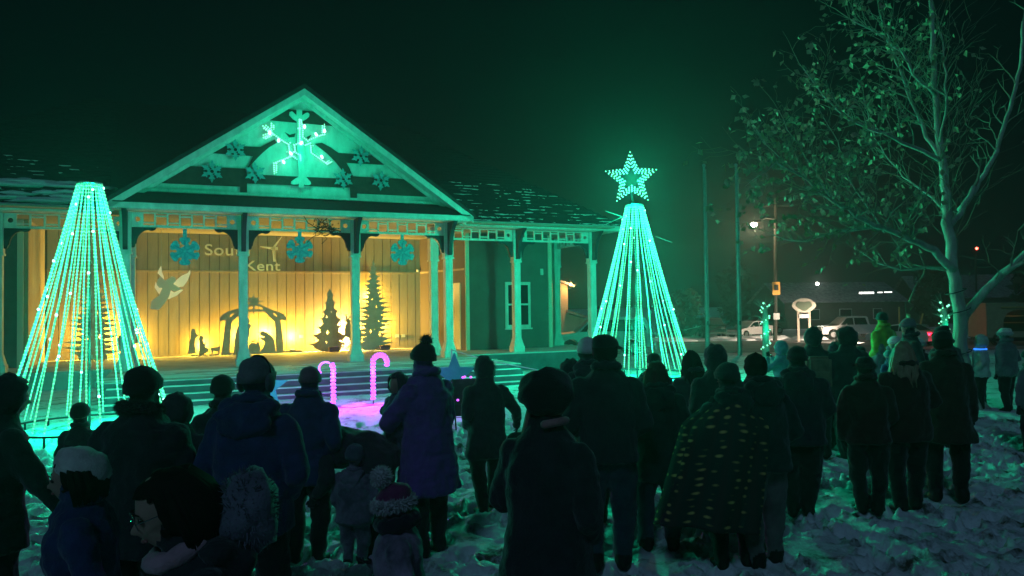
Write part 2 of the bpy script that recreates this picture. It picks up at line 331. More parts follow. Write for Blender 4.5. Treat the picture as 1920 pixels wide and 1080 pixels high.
# pent roof strip under the gable
b = MB(); PT = 9
for i in range(PT):
    y0 = -.66+i*.69/PT; z0 = 4.462+i*.345/PT; xl = -5.52+.36*i/PT; xr = 2.97-.40*i/PT
    b.add([(xl, y0, z0), (xr, y0, z0), (xr, y0+.10, z0+.045), (xl, y0+.10, z0+.045), (xl, y0, z0-.02), (xr, y0, z0-.02)], [(0, 1, 2, 3), (4, 5, 1, 0)])
tag(part('pent_roof_shingles', b, ROOF), kind='stuff')
part('pent_roof', MB().add([(-5.5, -.58, 4.44), (2.95, -.58, 4.44), (2.6, 0, 4.78), (-5.2, 0, 4.78)], [(0, 1, 2, 3)]), ROOF)
# gable: wall, brown panels, rakes, roof
PK = (-1.345, 7.42); EL, ER = -5.62, 3.07; EZ = 4.43
sl = (PK[1]-EZ)/(PK[0]-EL); sr = (PK[1]-EZ)/(ER-PK[0])
link('gable_wall', outline_mesh('gable_wall', [[(-5.30, 4.50), (2.72, 4.50), (PK[0], PK[1]-.10)]], .10, WHITE), pav, (0, .053, 0))
panels = [[(-2.36, 6.707), (-1.889, 7.019), (-0.919, 7.032), (-0.406, 6.7)],
    [(-3.656, 5.789), (-3.357, 5.999), (-3.104, 5.999), (-2.326, 6.02), (-2.136, 6.141), (-1.982, 6.233), (-1.932, 6.157), (-2.111, 6.036), (-2.276, 5.878), (-2.402, 5.736), (-2.553, 5.554), (-2.64, 5.449), (-2.502, 5.782)],
    [(-0.411, 6.014), (0.58, 6.016), (0.923, 5.792), (-0.207, 5.772), (-0.126, 5.632), (-0.044, 5.442), (-0.1, 5.3), (-0.265, 5.498), (-0.468, 5.762), (-0.71, 5.992), (-0.938, 6.153), (-1.004, 6.203), (-0.83, 6.244), (-0.601, 6.138)],
    [(-4.808, 4.998), (-4.171, 5.434), (-2.677, 5.46), (-2.641, 5.325), (-0.1, 5.355), (-0.044, 5.428), (1.431, 5.438), (2.069, 4.996), (0.064, 4.989), (0.063, 4.87), (-0.104, 4.869), (-0.116, 5.132), (-2.642, 5.101), (-2.643, 4.878), (-2.803, 4.869), (-2.802, 5.013)]]
BRN = BROWN
for lp in panels: link('gable_panel', outline_mesh('gable_panel', [lp], .03, BRN), pav, (0, -.018, 0))
for lp in ([(-1.737, 6.441), (-1.621, 6.384), (-1.478, 6.436), (-1.504, 6.339), (-1.635, 6.315)], [(-1.202, 6.364), (-1.083, 6.429), (-1.163, 6.286)]): link('gable_panel', outline_mesh('gable_panel', [lp], .02, BRN), pav, (0, -.012, 0))
part('gable_sill', MB().span((-5.0, -.09, 4.795), (2.35, -.02, 4.86)), WHITE)
def rake(x0, z0, x1, z1, w0, name, y0, y1, m, drop=0):
    b = MB(); P = [(x0, z0-drop), (x1, z1-drop), (x1, z1-drop-w0), (x0, z0-drop-w0)]
    V = [(x, y0, z) for x, z in P]+[(x, y1, z) for x, z in P]
    b.add(V, [(0, 1, 2, 3), (7, 6, 5, 4), (0, 4, 5, 1), (1, 5, 6, 2), (2, 6, 7, 3), (3, 7, 4, 0)]); return part(name, b, m)
for x0, sgn in ((EL, 1), (ER, -1)):
    rake(x0, EZ, PK[0], PK[1], .17, 'rake_board', -.64, -.59, WHITE)
    rake(x0, EZ, PK[0], PK[1], .05, 'rake_soffit', -.588, -.003, WHITE, .03)
    rake(x0, EZ, PK[0], PK[1], .10, 'rake_trim', -.09, -.003, WHITE, .085)
    rake(x0-.06*sgn, EZ+.06, PK[0], PK[1]+.115, .10, 'gable_roof', -.66, 4.9, ROOF)
# main hip roof with stepped shingle courses on the front slope
RZ, ez = 8.35, 4.44
hip = [(-12, .42, ez), (8.5, .42, ez), (8.5, 11.6, ez), (-12, 11.6, ez), (-6.4, 6, RZ), (2.95, 6, RZ)]
part('main_roof', MB().add(hip, [(0, 1, 5, 4), (1, 2, 5), (2, 3, 4, 5), (3, 0, 4), (3, 2, 1, 0)]), ROOF)
b = MB(); nC = 34
for i in range(nC):
    f0, f1 = i/nC, (i+1.25)/nC
    y0, z0 = .40+5.58*f0, ez+(RZ-ez)*f0; y1, z1 = .40+5.58*f1, ez+(RZ-ez)*f1
    for xa, xb in ((3.1, 8.52-5.6*f0), (-12+5.6*f0, -5.7)):
        if xb-xa < .1: continue
        b.add([(xa, y0, z0+.035), (xb, y0, z0+.035), (xb-.02, y1, z1+.012), (xa, y1, z1+.012), (xa, y0, z0), (xb, y0, z0)], [(0, 1, 2, 3), (4, 5, 1, 0)])
tag(part('roof_shingles', b, ROOF), kind='stuff')
b = MB(); b.smooth = True
for i in range(330):                         # snow left on the lower courses, in streaks
    side = random.random() < .62; f0 = random.random()**1.5*.36; x = random.uniform(3.4, 8.3-5.6*f0) if side else random.uniform(-12+5.6*f0, -5.9)
    row = round(f0*nC)/nC; y = .46+5.58*row; z = ez+(RZ-ez)*row+.035
    b.ball((x, y, z), (random.uniform(.05, .30), random.uniform(.035, .085), .022), 8, 4, .9, None)
b2 = MB(); b2.smooth = True
for i in range(44):
    x = random.uniform(-12, -6.2); f0 = random.random()*.16; b2.ball((x, .5+5.58*f0, ez+(RZ-ez)*f0+.05), (random.uniform(.3, .9), .20, .07), 10, 5, .5)
tag(part('roof_snow', b, SNOWM), kind='stuff'); tag(part('roof_snow', b2, SNOWM), kind='stuff')
part('chimney_vent', MB().tube([(-3.0, 7.0, 8.0), (-3.0, 7.0, 8.5)], .06, 8), DARKM)

# handrail string from the deck corner down towards the right tree
o = thing('rope_barrier', 'thin white rope line running from a short white deck post down to the right', 'rope', (0, 0, 0))
MB().tube([bw(1.62, 2.85, .62), bw(1.62, 2.85, 1.02)], .035, 6).build('post', WHITE, o)
pts = [bw(1.62, 2.85, 1.0), Vector((-0.625, 16.3, 0.858)), Vector((-0.236, 15.9, 0.796)), Vector((0.256, 15.6, 0.723)), Vector((0.653, 15.3, 0.656))]
MB().tube(pts, .012, 5).build('rope', WHITE, o)
e = pts[-1]; MB().tube([(e.x, e.y, gz(e.x, e.y)-.05), (e.x, e.y, e.z+.02)], .015, 6).build('stake', WHITE, o)

# ---------------------------------------------------------------- things on and around the stage
def plate(name, loops, n, thick, m, label=None, cat=None, group=None, parent=None, ground=True):
    xs = [p[0] for l in loops for p in l]; zs = [p[1] for l in loops for p in l]; cx = (min(xs)+max(xs))/2; z0 = min(zs)
    me = outline_mesh(name, [[(x-cx, z-z0) for x, z in l] for l in loops], thick, m)
    o = link(name, me, None, bw(cx, n, DZ+.003 if ground else z0), BR); return tag(o, label, cat, group)
# nativity scene of flat plywood cut-outs
nat = thing('nativity_cutout', 'flat plywood nativity stable with a star on its roof and kneeling figures inside', 'decoration', bw(-1.6, -5.0, DZ), BR)
NX = -1.6
def npart(name, loops, dy=0, m=PLY):
    me = outline_mesh(name, [[(x-NX, max(z, .64)-DZ) for x, z in l] for l in loops], .022, m); return link(name, me, nat, (0, dy, 0))
npart('stable', [[(-2.976, 0.59), (-2.905, 1.163), (-2.844, 1.686), (-2.923, 1.698), (-3.001, 1.647), (-3.03, 1.69), (-2.981, 1.814), (-2.903, 1.886), (-2.784, 1.958), (-2.626, 2.009), (-2.387, 2.079), (-2.226, 2.141), (-2.105, 2.187), (-1.902, 2.197), (-1.739, 2.119), (-1.493, 1.993), (-1.286, 1.925), (-1.141, 1.847), (-1.053, 1.737), (-1.069, 1.633), (-1.163, 1.67), (-1.236, 1.665), (-1.205, 1.459), (-1.166, 1.112), (-1.143, 0.657), (-1.127, 0.516), (-1.36, 0.525), (-1.359, 0.665), (-1.391, 1.032), (-1.397, 1.377), (-1.412, 1.614), (-1.577, 1.79), (-1.72, 1.938), (-2.207, 1.939), (-2.468, 1.822), (-2.627, 1.677), (-2.677, 1.609), (-2.688, 1.409), (-2.705, 1.031), (-2.734, 0.58)],
    [(-2.736, 1.768), (-2.706, 1.862), (-2.577, 1.919), (-2.646, 1.83)], [(-1.494, 1.913), (-1.37, 1.862), (-1.318, 1.742), (-1.432, 1.83)], [(-2.287, 2.015), (-2.125, 2.115), (-1.902, 2.138), (-1.76, 2.05), (-1.76, 2.012)]])
npart('star', [[(-2.033, 2.502), (-1.993, 2.374), (-1.844, 2.387), (-1.932, 2.288), (-1.718, 2.264), (-1.902, 2.219), (-1.878, 2.084), (-1.984, 2.16), (-2.036, 1.808), (-2.081, 2.161), (-2.196, 2.098), (-2.135, 2.225), (-2.326, 2.266), (-2.145, 2.3), (-2.225, 2.386), (-2.08, 2.374)]], -.03)
npart('standing_figure', [[(-2.622, 0.576), (-2.57, 1.195), (-2.509, 1.468), (-2.389, 1.571), (-2.328, 1.676), (-2.308, 1.75), (-2.228, 1.769), (-2.163, 1.726), (-2.152, 1.651), (-2.198, 1.567), (-2.108, 1.544), (-2.108, 1.48), (-2.149, 1.438), (-2.15, 1.204), (-2.2, 1.142), (-2.193, 0.558)]], -.004)
npart('kneeling_figure', [[(-1.849, 0.545), (-1.827, 0.747), (-1.745, 0.851), (-1.704, 0.999), (-1.785, 1.055), (-1.883, 1.133), (-1.866, 1.158), (-1.744, 1.129), (-1.723, 1.15), (-1.825, 1.195), (-1.856, 1.26), (-1.825, 1.324), (-1.733, 1.338), (-1.62, 1.275), (-1.487, 1.164), (-1.415, 1.011), (-1.377, 0.526)]], -.004)
npart('manger', [[(-2.132, 0.556), (-2.192, 0.696), (-2.181, 0.887), (-2.13, 0.97), (-2.11, 1.023), (-2.029, 1.063), (-1.928, 1.038), (-1.883, 0.962), (-1.837, 0.854), (-1.848, 0.705), (-1.91, 0.547)], [(-2.1, 0.969), (-2.06, 1.015), (-2.009, 1.026), (-1.958, 1.007), (-1.938, 0.96), (-1.979, 0.974), (-2.019, 0.988), (-2.06, 0.976)]], -.008)
npart('base_board', [rect_loop((NX-1.15, .64), (NX+1.05, .70))], -.03)
# shepherd and lamb
she = thing('shepherd_cutout', 'flat plywood cut-outs of a standing and a kneeling shepherd with a lamb', 'decoration', bw(-3.45, -5.0, DZ), BR); NX2 = -3.45
for nm, lp in (('standing_shepherd', [(-3.904, 0.707), (-3.863, 0.97), (-3.822, 1.19), (-3.81, 1.366), (-3.789, 1.445), (-3.728, 1.461), (-3.687, 1.407), (-3.687, 1.341), (-3.626, 1.264), (-3.585, 1.307), (-3.569, 1.28), (-3.626, 1.206), (-3.667, 1.207), (-3.7, 1.097), (-3.7, 1.009), (-3.677, 0.72), (-3.73, 0.722), (-3.766, 0.711)]),
               ('kneeling_shepherd', [(-3.595, 0.695), (-3.57, 1.005), (-3.594, 1.138), (-3.565, 1.244), (-3.503, 1.251), (-3.462, 1.179), (-3.483, 1.091), (-3.442, 1), (-3.413, 1.053), (-3.397, 1.026), (-3.422, 0.911), (-3.319, 0.84), (-3.319, 0.765), (-3.422, 0.711)]),
               ('lamb', [(-3.273, 0.839), (-3.248, 0.883), (-3.09, 0.877), (-3.04, 0.92), (-2.981, 0.896), (-2.998, 0.843), (-3.024, 0.785), (-3.024, 0.673), (-3.057, 0.675), (-3.065, 0.764), (-3.195, 0.769), (-3.207, 0.68), (-3.241, 0.682), (-3.249, 0.78)])):
    link(nm, outline_mesh(nm, [[(x-NX2, max(z, .64)-DZ) for x, z in lp]], .022, PLY), she)
link('base_board', outline_mesh('base_board', [rect_loop((-.38, .004), (.42, .045))], .03, PLY), she, (0, -.03, 0))
# spruces
def spruce(h, wd, lev, seed, body=(.40, .66)):
    r = random.Random(seed); side = {}
    for s in (1, -1):
        P = []; z = h*.965
        for k in range(lev):
            f = (k+1)/lev; z1 = h*.965-h*.915*f; bd = z-z1; wk = wd/2*f**.85*r.uniform(.72, 1.12); inn = wk*r.uniform(*body); j = r.uniform(-.08, .08)
            P += [(s*wk*max(.42, body[0]), z-(.22+j)*bd), (s*wk*.80, z-(.40+j)*bd), (s*wk, z-(.44+j)*bd), (s*wk*.86, z-(.62+j)*bd), (s*wk*max(.62, body[1]), z-(.72+j)*bd), (s*wk*max(.66, body[1]+.02), z-.84*bd), (s*inn, z1)]; z = z1
        side[s] = P
    return [(0, h)]+side[1]+[(wd*.22, 0), (-wd*.22, 0)]+side[-1][::-1]
def sparkle(c, r): return [(c[0]+(r if i % 2 == 0 else r*.22)*math.cos(PI/2+i*PI/4)*(1 if i % 4 == 0 else .62 if i % 2 == 0 else 1), c[1]+(r if i % 2 == 0 else r*.22)*math.sin(PI/2+i*PI/4)) for i in range(8)]
def spruce_thing(name, label, t, n, h, wd, lev, seed, stars, body=(.40, .66)):
    loops = [spruce(h, wd, lev, seed, body)]+[sparkle((x*wd*.55, z*h), r*.85) for x, z, r in stars]
    o = link(name, outline_mesh(name, loops, .022, PLY), None, bw(t, n, DZ+.002), BR); return tag(o, label, 'decoration', 'plywood spruce silhouettes')
spruce_thing('spruce_cutout', 'tall jagged plywood spruce silhouette to the right of the deer, star holes cut through', 1.72, -5.0, 3.02, 1.62, 19, 5, [(.10, .47, .085), (.22, .165, .12), (-.12, .20, .10), (-.05, .55, .04), (.18, .31, .05), (.05, .22, .03), (.08, .235, .03), (-.2, .37, .06)])
spruce_thing('spruce_cutout', 'shorter smooth plywood spruce silhouette left of the leaping deer', .30, -5.0, 2.02, 1.30, 7, 12, [(-.16, .54, .075), (.05, .62, .035), (-.12, .30, .085), (-.16, .15, .06)], (.62, .76))
spruce_thing('spruce_cutout', 'tall jagged plywood spruce silhouette seen through the left cone tree', -6.35, -5.0, 2.95, 1.65, 18, 9, [(.1, .45, .085), (-.2, .2, .11), (.16, .22, .09)])
DEER = [(0.834, 1.517), (0.744, 1.593), (0.801, 1.612), (0.768, 1.71), (0.739, 1.801), (0.788, 1.71), (0.813, 1.807), (0.825, 1.692), (0.858, 1.618), (0.889, 1.684), (0.876, 1.775), (0.916, 1.697), (0.947, 1.798), (0.936, 1.67), (0.898, 1.59), (0.982, 1.575), (0.928, 1.515), (0.947, 1.404), (1.044, 1.3), (1.265, 1.285), (1.305, 1.175), (1.279, 0.905), (1.234, 0.822), (1.226, 0.677), (1.185, 0.679), (1.193, 0.841), (1.208, 1.009), (1.127, 1.072), (0.958, 1.033), (0.984, 0.864), (0.871, 0.7), (0.834, 0.718), (0.923, 0.866), (0.884, 1.019), (0.79, 1.048), (0.663, 1.009), (0.748, 0.838), (0.697, 0.696), (0.66, 0.698), (0.701, 0.83), (0.606, 0.987), (0.616, 1.044), (0.737, 1.104), (0.752, 1.325), (0.783, 1.451)]
cxD = sum(p[0] for p in DEER)/len(DEER)
deer_me = outline_mesh('deer_cutout', [[(x-cxD, z-.63) for x, z in DEER]], .022, PLY)
tag(link('deer_cutout', deer_me, None, bw(cxD, -4.9, DZ+.03), BR), 'plywood leaping deer silhouette in front of the white glare beside a porch post', 'decoration')
me2 = deer_me.copy(); me2.transform(Matrix.Scale(-1, 4, (1, 0, 0))); me2.flip_normals()
tag(link('deer_cutout', me2, None, bw(-5.35, -4.9, DZ+.03), BR), 'plywood deer silhouette at the right edge of the left cone tree', 'decoration')
# flood lights hidden low behind the cut-outs, lighting the wall
WARM = (1, .62, .055)
FLM = mat('warm_lamp_lens', (.8, .6, .3), .3, emit=(1, .66, .2), strength=9, sample=False)
def flood(t, y, z, power, col=WARM, label='small black flood lamp on the stage floor behind the plywood cut-outs'):
    o = thing('flood_light', label, 'lamp', bw(t, -y, DZ), BR, 'flood lamps behind the cut-outs')
    MB().box((0, 0, .05), (.16, .07, .09)).build('housing', DARKM, o); MB().box((0, 0, .098), (.12, .05, .006)).build('lens', FLM, o)
    lamp('flood_lamp', 'POINT', (0, .03, z), power, col, o, .05)
for a in ((-2.45, 5.17, .55, 153, 'behind the left leg of the nativity stable'), (-1.65, 5.2, .62, 218, 'behind the manger in the middle of the nativity'), (-.85, 5.17, .5, 179, 'behind the right leg of the nativity stable'), (-3.5, 5.2, .30, 122, 'behind the plywood shepherds'), (.25, 5.2, .55, 191, 'behind the shorter spruce'), (1.20, 5.2, .55, 218, 'behind the left foot of the tall spruce'), (1.95, 5.2, .75, 218, 'behind the right foot of the tall spruce'), (1.65, 5.2, 1.75, 153, 'aimed at the wall behind the tall spruce top'), (-6.3, 5.2, .7, 243, 'behind the spruce seen through the left cone tree'), (-5.5, 5.2, .5, 179, 'behind the deer by the left cone tree')): flood(*a[:4], WARM, 'small black flood lamp '+a[4])
flood(.585, 5.22, .50, 640, (1, .70, .26), 'bright flood lamp glaring behind the leaping deer')
for t, lb in ((.36, 'dark wooden planter box under the shorter spruce'), (2.02, 'dark wooden planter box under the right edge of the tall spruce')):
    o = tag(MB().box((0, 0, .075), (.30, .16, .15), taper=(1.12, 1.12)).build('planter_box', mat('dark_wood', (.07, .045, .035), .8, noise_s=8, amount=.3), None, bw(t, -4.72, DZ), BR), lb, 'planter'); bevel(o, .01)
# angel hanging on two wires
ang = thing('angel_ornament', 'pale translucent angel with a trumpet and raised wings hanging on two wires', 'ornament', bw(-4.25, -4.4, 2.2), BR)
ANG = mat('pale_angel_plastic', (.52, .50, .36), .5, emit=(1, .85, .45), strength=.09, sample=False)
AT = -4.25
ANW = mat('lit_angel_wing', (.6, .55, .4), .5, emit=(1, .80, .38), strength=.42, sample=False)  # emission in body and wings stands in for light shining through them
def apart(name, lp, y, th=.03): link(name, outline_mesh(name, [[(x-AT, z-2.2) for x, z in lp]], th, ANG if name == 'body' else ANW), ang, (0, y, 0))
apart('body', [(-4.702, 2.899), (-4.615, 2.996), (-4.506, 2.875), (-4.396, 2.948), (-4.329, 2.997), (-4.241, 2.973), (-4.208, 2.876), (-4.286, 2.779), (-4.108, 2.657), (-4.064, 2.62), (-4.264, 2.56), (-4.352, 2.609), (-4.396, 2.415), (-4.507, 2.222), (-4.66, 2.031), (-4.898, 2.059), (-4.855, 2.298), (-4.659, 2.441), (-4.572, 2.658), (-4.659, 2.67), (-4.724, 2.754)], 0)
apart('wing', [(-4.308, 2.803), (-4.174, 2.925), (-4.063, 3.023), (-3.906, 3.097), (-3.839, 3.195), (-3.834, 3.097), (-3.907, 2.877), (-4.019, 2.705), (-4.175, 2.681)], .05, .02)
apart('wing', [(-4.527, 2.899), (-4.615, 2.996), (-4.702, 3.092), (-4.658, 3.213), (-4.603, 3.31), (-4.588, 3.141), (-4.538, 2.996)], .05, .02)
apart('wing', [(-4.43, 2.331), (-4.352, 2.597), (-4.264, 2.536), (-4.086, 2.62), (-4.019, 2.608), (-4.198, 2.438)], .05, .02)
apart('wing', [(-4.659, 2.477), (-4.778, 2.682), (-4.746, 2.851), (-4.702, 2.73), (-4.572, 2.67)], .05, .02)
for lp in ([(-4.599, 3.286), (-4.606, 4.399)], [(-3.85, 3.171), (-3.858, 4.423)]):
    MB().tube([(lp[0][0]-AT, .02, lp[0][1]-2.2), (lp[1][0]-AT, .02, 4.34-2.2)], .006, 5).build('hanging_wire', STEEL, ang)
lamp('angel_lamp', 'POINT', (-.05, .16, .55), 9, (1, .72, .3), ang, .06)
# sign letters and turbine emblem on the wall
CREAM = mat('cream_letter', (.72, .66, .52), .5)
sg = thing('wall_sign', 'raised cream letters reading South Kent with a wind turbine emblem on the stage wall', 'sign', bw(-3.40, -5.405, 3.2), BR)
def word(txt, x, z, width, size):
    me = text_mesh(txt.lower(), txt, size, .035, CREAM, .004, 1.06); xs = [v.co.x for v in me.vertices]; k = width/(max(xs)-min(xs)); x0 = min(xs)
    for v in me.vertices: v.co.x = (v.co.x-x0)*k
    o = link('sign_word', me, sg, (x+3.40, -.02, z-3.2)); tag(o, 'the word '+txt+' in rounded cream letters'); return o
word('South', -3.405, 3.705, 1.30, .47); word('Kent', -2.225, 3.235, 1.04, .44)
tb = MB()
def blade(p0, p1, w0, w1):
    a, c = Vector((p0[0]+3.40, -.02, p0[1]-3.2)), Vector((p1[0]+3.40, -.02, p1[1]-3.2)); dd = (c-a); nn = Vector((-dd.z, 0, dd.x)).normalized()
    P = [a+nn*w0/2, a-nn*w0/2, c-nn*w1/2, c+nn*w1/2]; y = Vector((0, .018, 0))
    tb.add([p-y for p in P]+[p+y for p in P], [(0, 1, 2, 3), (7, 6, 5, 4), (0, 4, 5, 1), (1, 5, 6, 2), (2, 6, 7, 3), (3, 7, 4, 0)])
hub = (-1.40, 3.94)
blade((hub[0]+.02, hub[1]-.06), (-1.35, 3.52), .085, .10); tb.build('turbine_tower', CREAM, sg); tb = MB()
blade(hub, (-1.79, 3.99), .075, .02); tb.build('turbine_blade', CREAM, sg); tb = MB(); blade(hub, (-1.13, 4.32), .075, .02); tb.build('turbine_blade', CREAM, sg); tb = MB(); blade((hub[0]+.03, hub[1]), (-1.30, 3.42), .06, .015); tb.build('turbine_blade', CREAM, sg)
tb = MB(); blade((hub[0]-.05, hub[1]), (hub[0]+.14, hub[1]), .10, .09); tb.build('turbine_nacelle', CREAM, sg)
# felt snowflakes under the frieze
def flake_loops(R, wdt, notch=0, hole=0, pointed=False):
    pts = []
    for i in range(6):
        a = PI/2+i*PI/3; u = Vector((math.cos(a), math.sin(a))); q = Vector((-u.y, u.x))
        if pointed: L = [(-.34, .32), (-.26, .46), (-.60, .60), (-.50, .68), (-.26, .66), (-.24, .78), (0, 1.0), (.24, .78), (.26, .66), (.50, .68), (.60, .60), (.26, .46), (.34, .32)]
        else: L = [(-.62, .52), (-.62, .62), (-.95, .72), (-.98, .86), (-.70, .97), (-.3, 1.0), (.3, 1.0), (.70, .97), (.98, .86), (.95, .72), (.62, .62), (.62, .52)]
        for x, y in L: p = u*(y*R)+q*(-x*wdt); pts.append((p.x, p.y))
    loops = [pts]
    if hole: loops.append(circle_loop((0, 0), hole))
    return loops
fl_me = outline_mesh('snowflake', flake_loops(.335, .125), .035, TEALF)
FLT = mat('flake_trim', (.03, .27, .36), .8)
bits = MB()
for i in range(6):
    a = PI/2+i*PI/3
    bits.box((.15*math.cos(a), -.022, .15*math.sin(a)), (.22, .012, .03), M=Matrix.Rotation(-a, 3, 'Y'))
bits_me = bits.mesh('felt_seam', FLT); hang_me = MB().box((0, 0, 0), (.085, .018, .26)).mesh('hanger_strip', TEALF)
for t, z, lb in ((-4.04, 3.41, 'teal felt snowflake hanging in the bay left of the wall lettering'), (-1.39, 3.50, 'teal felt snowflake hanging in the middle bay by the turbine emblem'), (1.27, 3.47, 'teal felt snowflake hanging in the right bay above the tall spruce')):
    o = thing('hanging_snowflake', lb, 'snowflake', bw(t, .0, z), BR, 'teal snowflakes hanging under the frieze')
    link('snowflake', fl_me, o); link('felt_seam', bits_me, o); link('hanger_strip', hang_me, o, (0, 0, .40))
# small snowflakes on the gable
g_me = outline_mesh('gable_snowflake', flake_loops(.275, .125, hole=.042, pointed=True), .03, mat('grey_teal_foam', (.10, .33, .37), .8, noise_s=12, amount=.3))
for t, z, lb in ((-2.91, 5.90, 'upper left of the small grey teal snowflakes on the gable'), (-3.44, 5.335, 'outermost left small snowflake on the lower brown gable band'), (-2.457, 5.357, 'small snowflake where the left foot of the brown arch meets the band'),
                 (-.30, 5.34, 'small snowflake where the right foot of the brown arch meets the band'), (.163, 5.967, 'upper right of the small grey teal snowflakes on the gable'), (.695, 5.355, 'outermost right small snowflake on the lower brown gable band')):
    o = tag(link('gable_snowflake', g_me, None, bw(t, .075, z), BR), lb, 'snowflake', 'small snowflakes pinned to the gable'); o.rotation_euler = (0, random.uniform(-.12, .12), BR)
# big LED snowflake
bs = thing('lit_snowflake', 'big gable snowflake partly outlined in bright green lights', 'snowflake', bw(-1.40, .10, 5.9), BR)
ST = -1.40
stem = [(-1.463, 7.013), (-1.327, 7.026), (-1.328, 6.877), (-1.243, 6.949), (-1.181, 6.965), (-1.146, 6.926), (-1.156, 6.861), (-1.223, 6.797), (-1.329, 6.728), (-1.3, 6.05), (-1.294, 5.434), (-1.232, 5.321), (-1.13, 5.21), (-1.12, 5.158), (-1.172, 5.123), (-1.265, 5.118), (-1.291, 5.148), (-1.292, 5.053), (-1.423, 5.046), (-1.419, 5.162), (-1.439, 5.129), (-1.562, 5.118), (-1.612, 5.13), (-1.602, 5.194), (-1.5, 5.274), (-1.428, 5.32), (-1.427, 5.426), (-1.454, 6.038), (-1.46, 6.716), (-1.552, 6.767), (-1.643, 6.858), (-1.633, 6.933), (-1.571, 6.96), (-1.464, 6.864)]
link('stem_board', outline_mesh('stem_board', [[(x-ST, z-5.9) for x, z in stem]], .03, WHITE), bs)
chains = [[(-1.396, 6.763), (-1.389, 6.192)], [(-1.355, 6.756), (-1.315, 6.548), (-1.316, 6.335), (-1.193, 6.239), (-1.152, 6.274), (-0.954, 6.376), (-0.775, 6.444), (-0.777, 6.702)], [(-0.826, 6.655), (-0.827, 6.44)],
  [(-1.389, 6.192), (-1.522, 6.107), (-1.507, 5.961), (-1.646, 5.835)], [(-1.624, 6.162), (-1.543, 6.123)], [(-2.044, 6.359), (-1.785, 6.181), (-1.664, 6.117), (-1.639, 5.93), (-1.706, 5.925)], [(-2.271, 6.526), (-2.054, 6.368)], [(-2.202, 6.543), (-2.064, 6.43)],
  [(-2.252, 6.466), (-2.064, 6.357)], [(-2.263, 6.299), (-2.064, 6.388)], [(-2.259, 6.237), (-2.054, 6.347)], [(-2.204, 6.22), (-2.035, 6.328)], [(-2.073, 6.607), (-2.074, 6.46)], [(-2.019, 6.559), (-2.02, 6.465)],
  [(-1.585, 5.829), (-1.788, 5.73), (-2.018, 5.62), (-2.01, 5.36)], [(-1.959, 5.614), (-1.96, 5.395)], [(-1.523, 5.938), (-1.381, 5.864), (-1.371, 5.728)], [(-1.585, 5.85), (-1.463, 5.757)], [(-1.122, 6.128), (-1.112, 5.948), (-0.947, 5.842), (-0.717, 5.687), (-0.6, 5.759)], [(-0.738, 5.718), (-0.67, 5.78)], [(-1.369, 6.183), (-1.256, 6.128), (-1.132, 6.191), (-1.066, 6.132)], [(-1.428, 6.538), (-1.315, 6.548)]]
for ch in chains:
    P = [Vector((x-ST, 0, z-5.9)) for x, z in ch]; wire = MB().tube(P, .012, 4); b = MB()
    for a, c in zip(P[:-1], P[1:]):
        L = (c-a).length; k = max(1, int(L/.045))
        for i in range(k): b.octa(a+(c-a)*(i/k)+Vector((0, -.02, 0)), .022)
    b.octa(P[-1]+Vector((0, -.02, 0)), .015)
    o = wire.build('light_arm', STEEL, bs); b.build('led_row', LEDD, o)
for x, z in [(-1.906, 6.192), (-1.274, 6.594), (-0.989, 6.422), (-1.788, 5.663), (-0.852, 5.86), (-0.781, 6.53), (-2.114, 6.369), (-1.615, 5.89), (-1.358, 6.173)]:
    b = MB(); b.ball((x-ST, -.04, z-5.9), (.034, .02, .05), 8, 6, .3, Matrix.Rotation(random.uniform(-.8, .8), 3, 'Y')); b.build('light_cluster', LEDW, bs)
lamp('snowflake_lamp', 'POINT', (0, -.9, .0), 62, GREEN, bs, .25)
# tangled unlit string lights on the frieze, dangling cables
tg = thing('string_light_tangle', 'dark tangle of unlit string lights caught on the middle frieze', 'lights', bw(-.75, .06, 4.05), BR)
b = MB()
for i in range(22):
    p = Vector((random.uniform(-.22, .22), -.03, random.uniform(-.10, .16))); P = [p]
    for k in range(5): p = p+Vector((random.uniform(-.14, .14), random.uniform(-.03, .03), random.uniform(-.10, .08))); P.append(p)
    b.tube(P, random.choice((.006, .010, .014)), 4)
b.build('cable', DARKM, tg); b = MB()
for i in range(45): b.ball((random.uniform(-.32, .32), random.uniform(-.09, -.02), random.uniform(-.22, .24)), (.014, .014, .022), 5, 4)
b.build('bulbs', DARKM, tg)
MB().tube([(-.75, -.55, .40), (-.62, -.3, .30), (-.45, -.04, .12), (-.2, -.03, -.02)], .010, 4).build('cable', DARKM, tg)
# star-shaped boards beside the steps
STB = mat('teal_star_board', (.05, .34, .36), .8, noise_s=6, amount=.2)
def star_board(x, y, zc, R, lb):
    o = thing('star_board', lb, 'decoration', (x, y, gz(x, y)), .12, 'teal star boards by the steps'); h = zc-gz(x, y)
    link('star', outline_mesh('star', [star_loop((0, h), R, R*.42)], .05, STB), o)
    MB().tube([(0, .03, h), (.02, .30, -.02)], .018, 5).build('prop', DARKM, o)
star_board(-1.114, 14.2, 0.714, .44, 'big teal star board by the right end of the steps behind the easel sign')
star_board(-4.654, 14.1, 0.53, .42, 'big teal star board by the steps behind the man in the grey beanie')

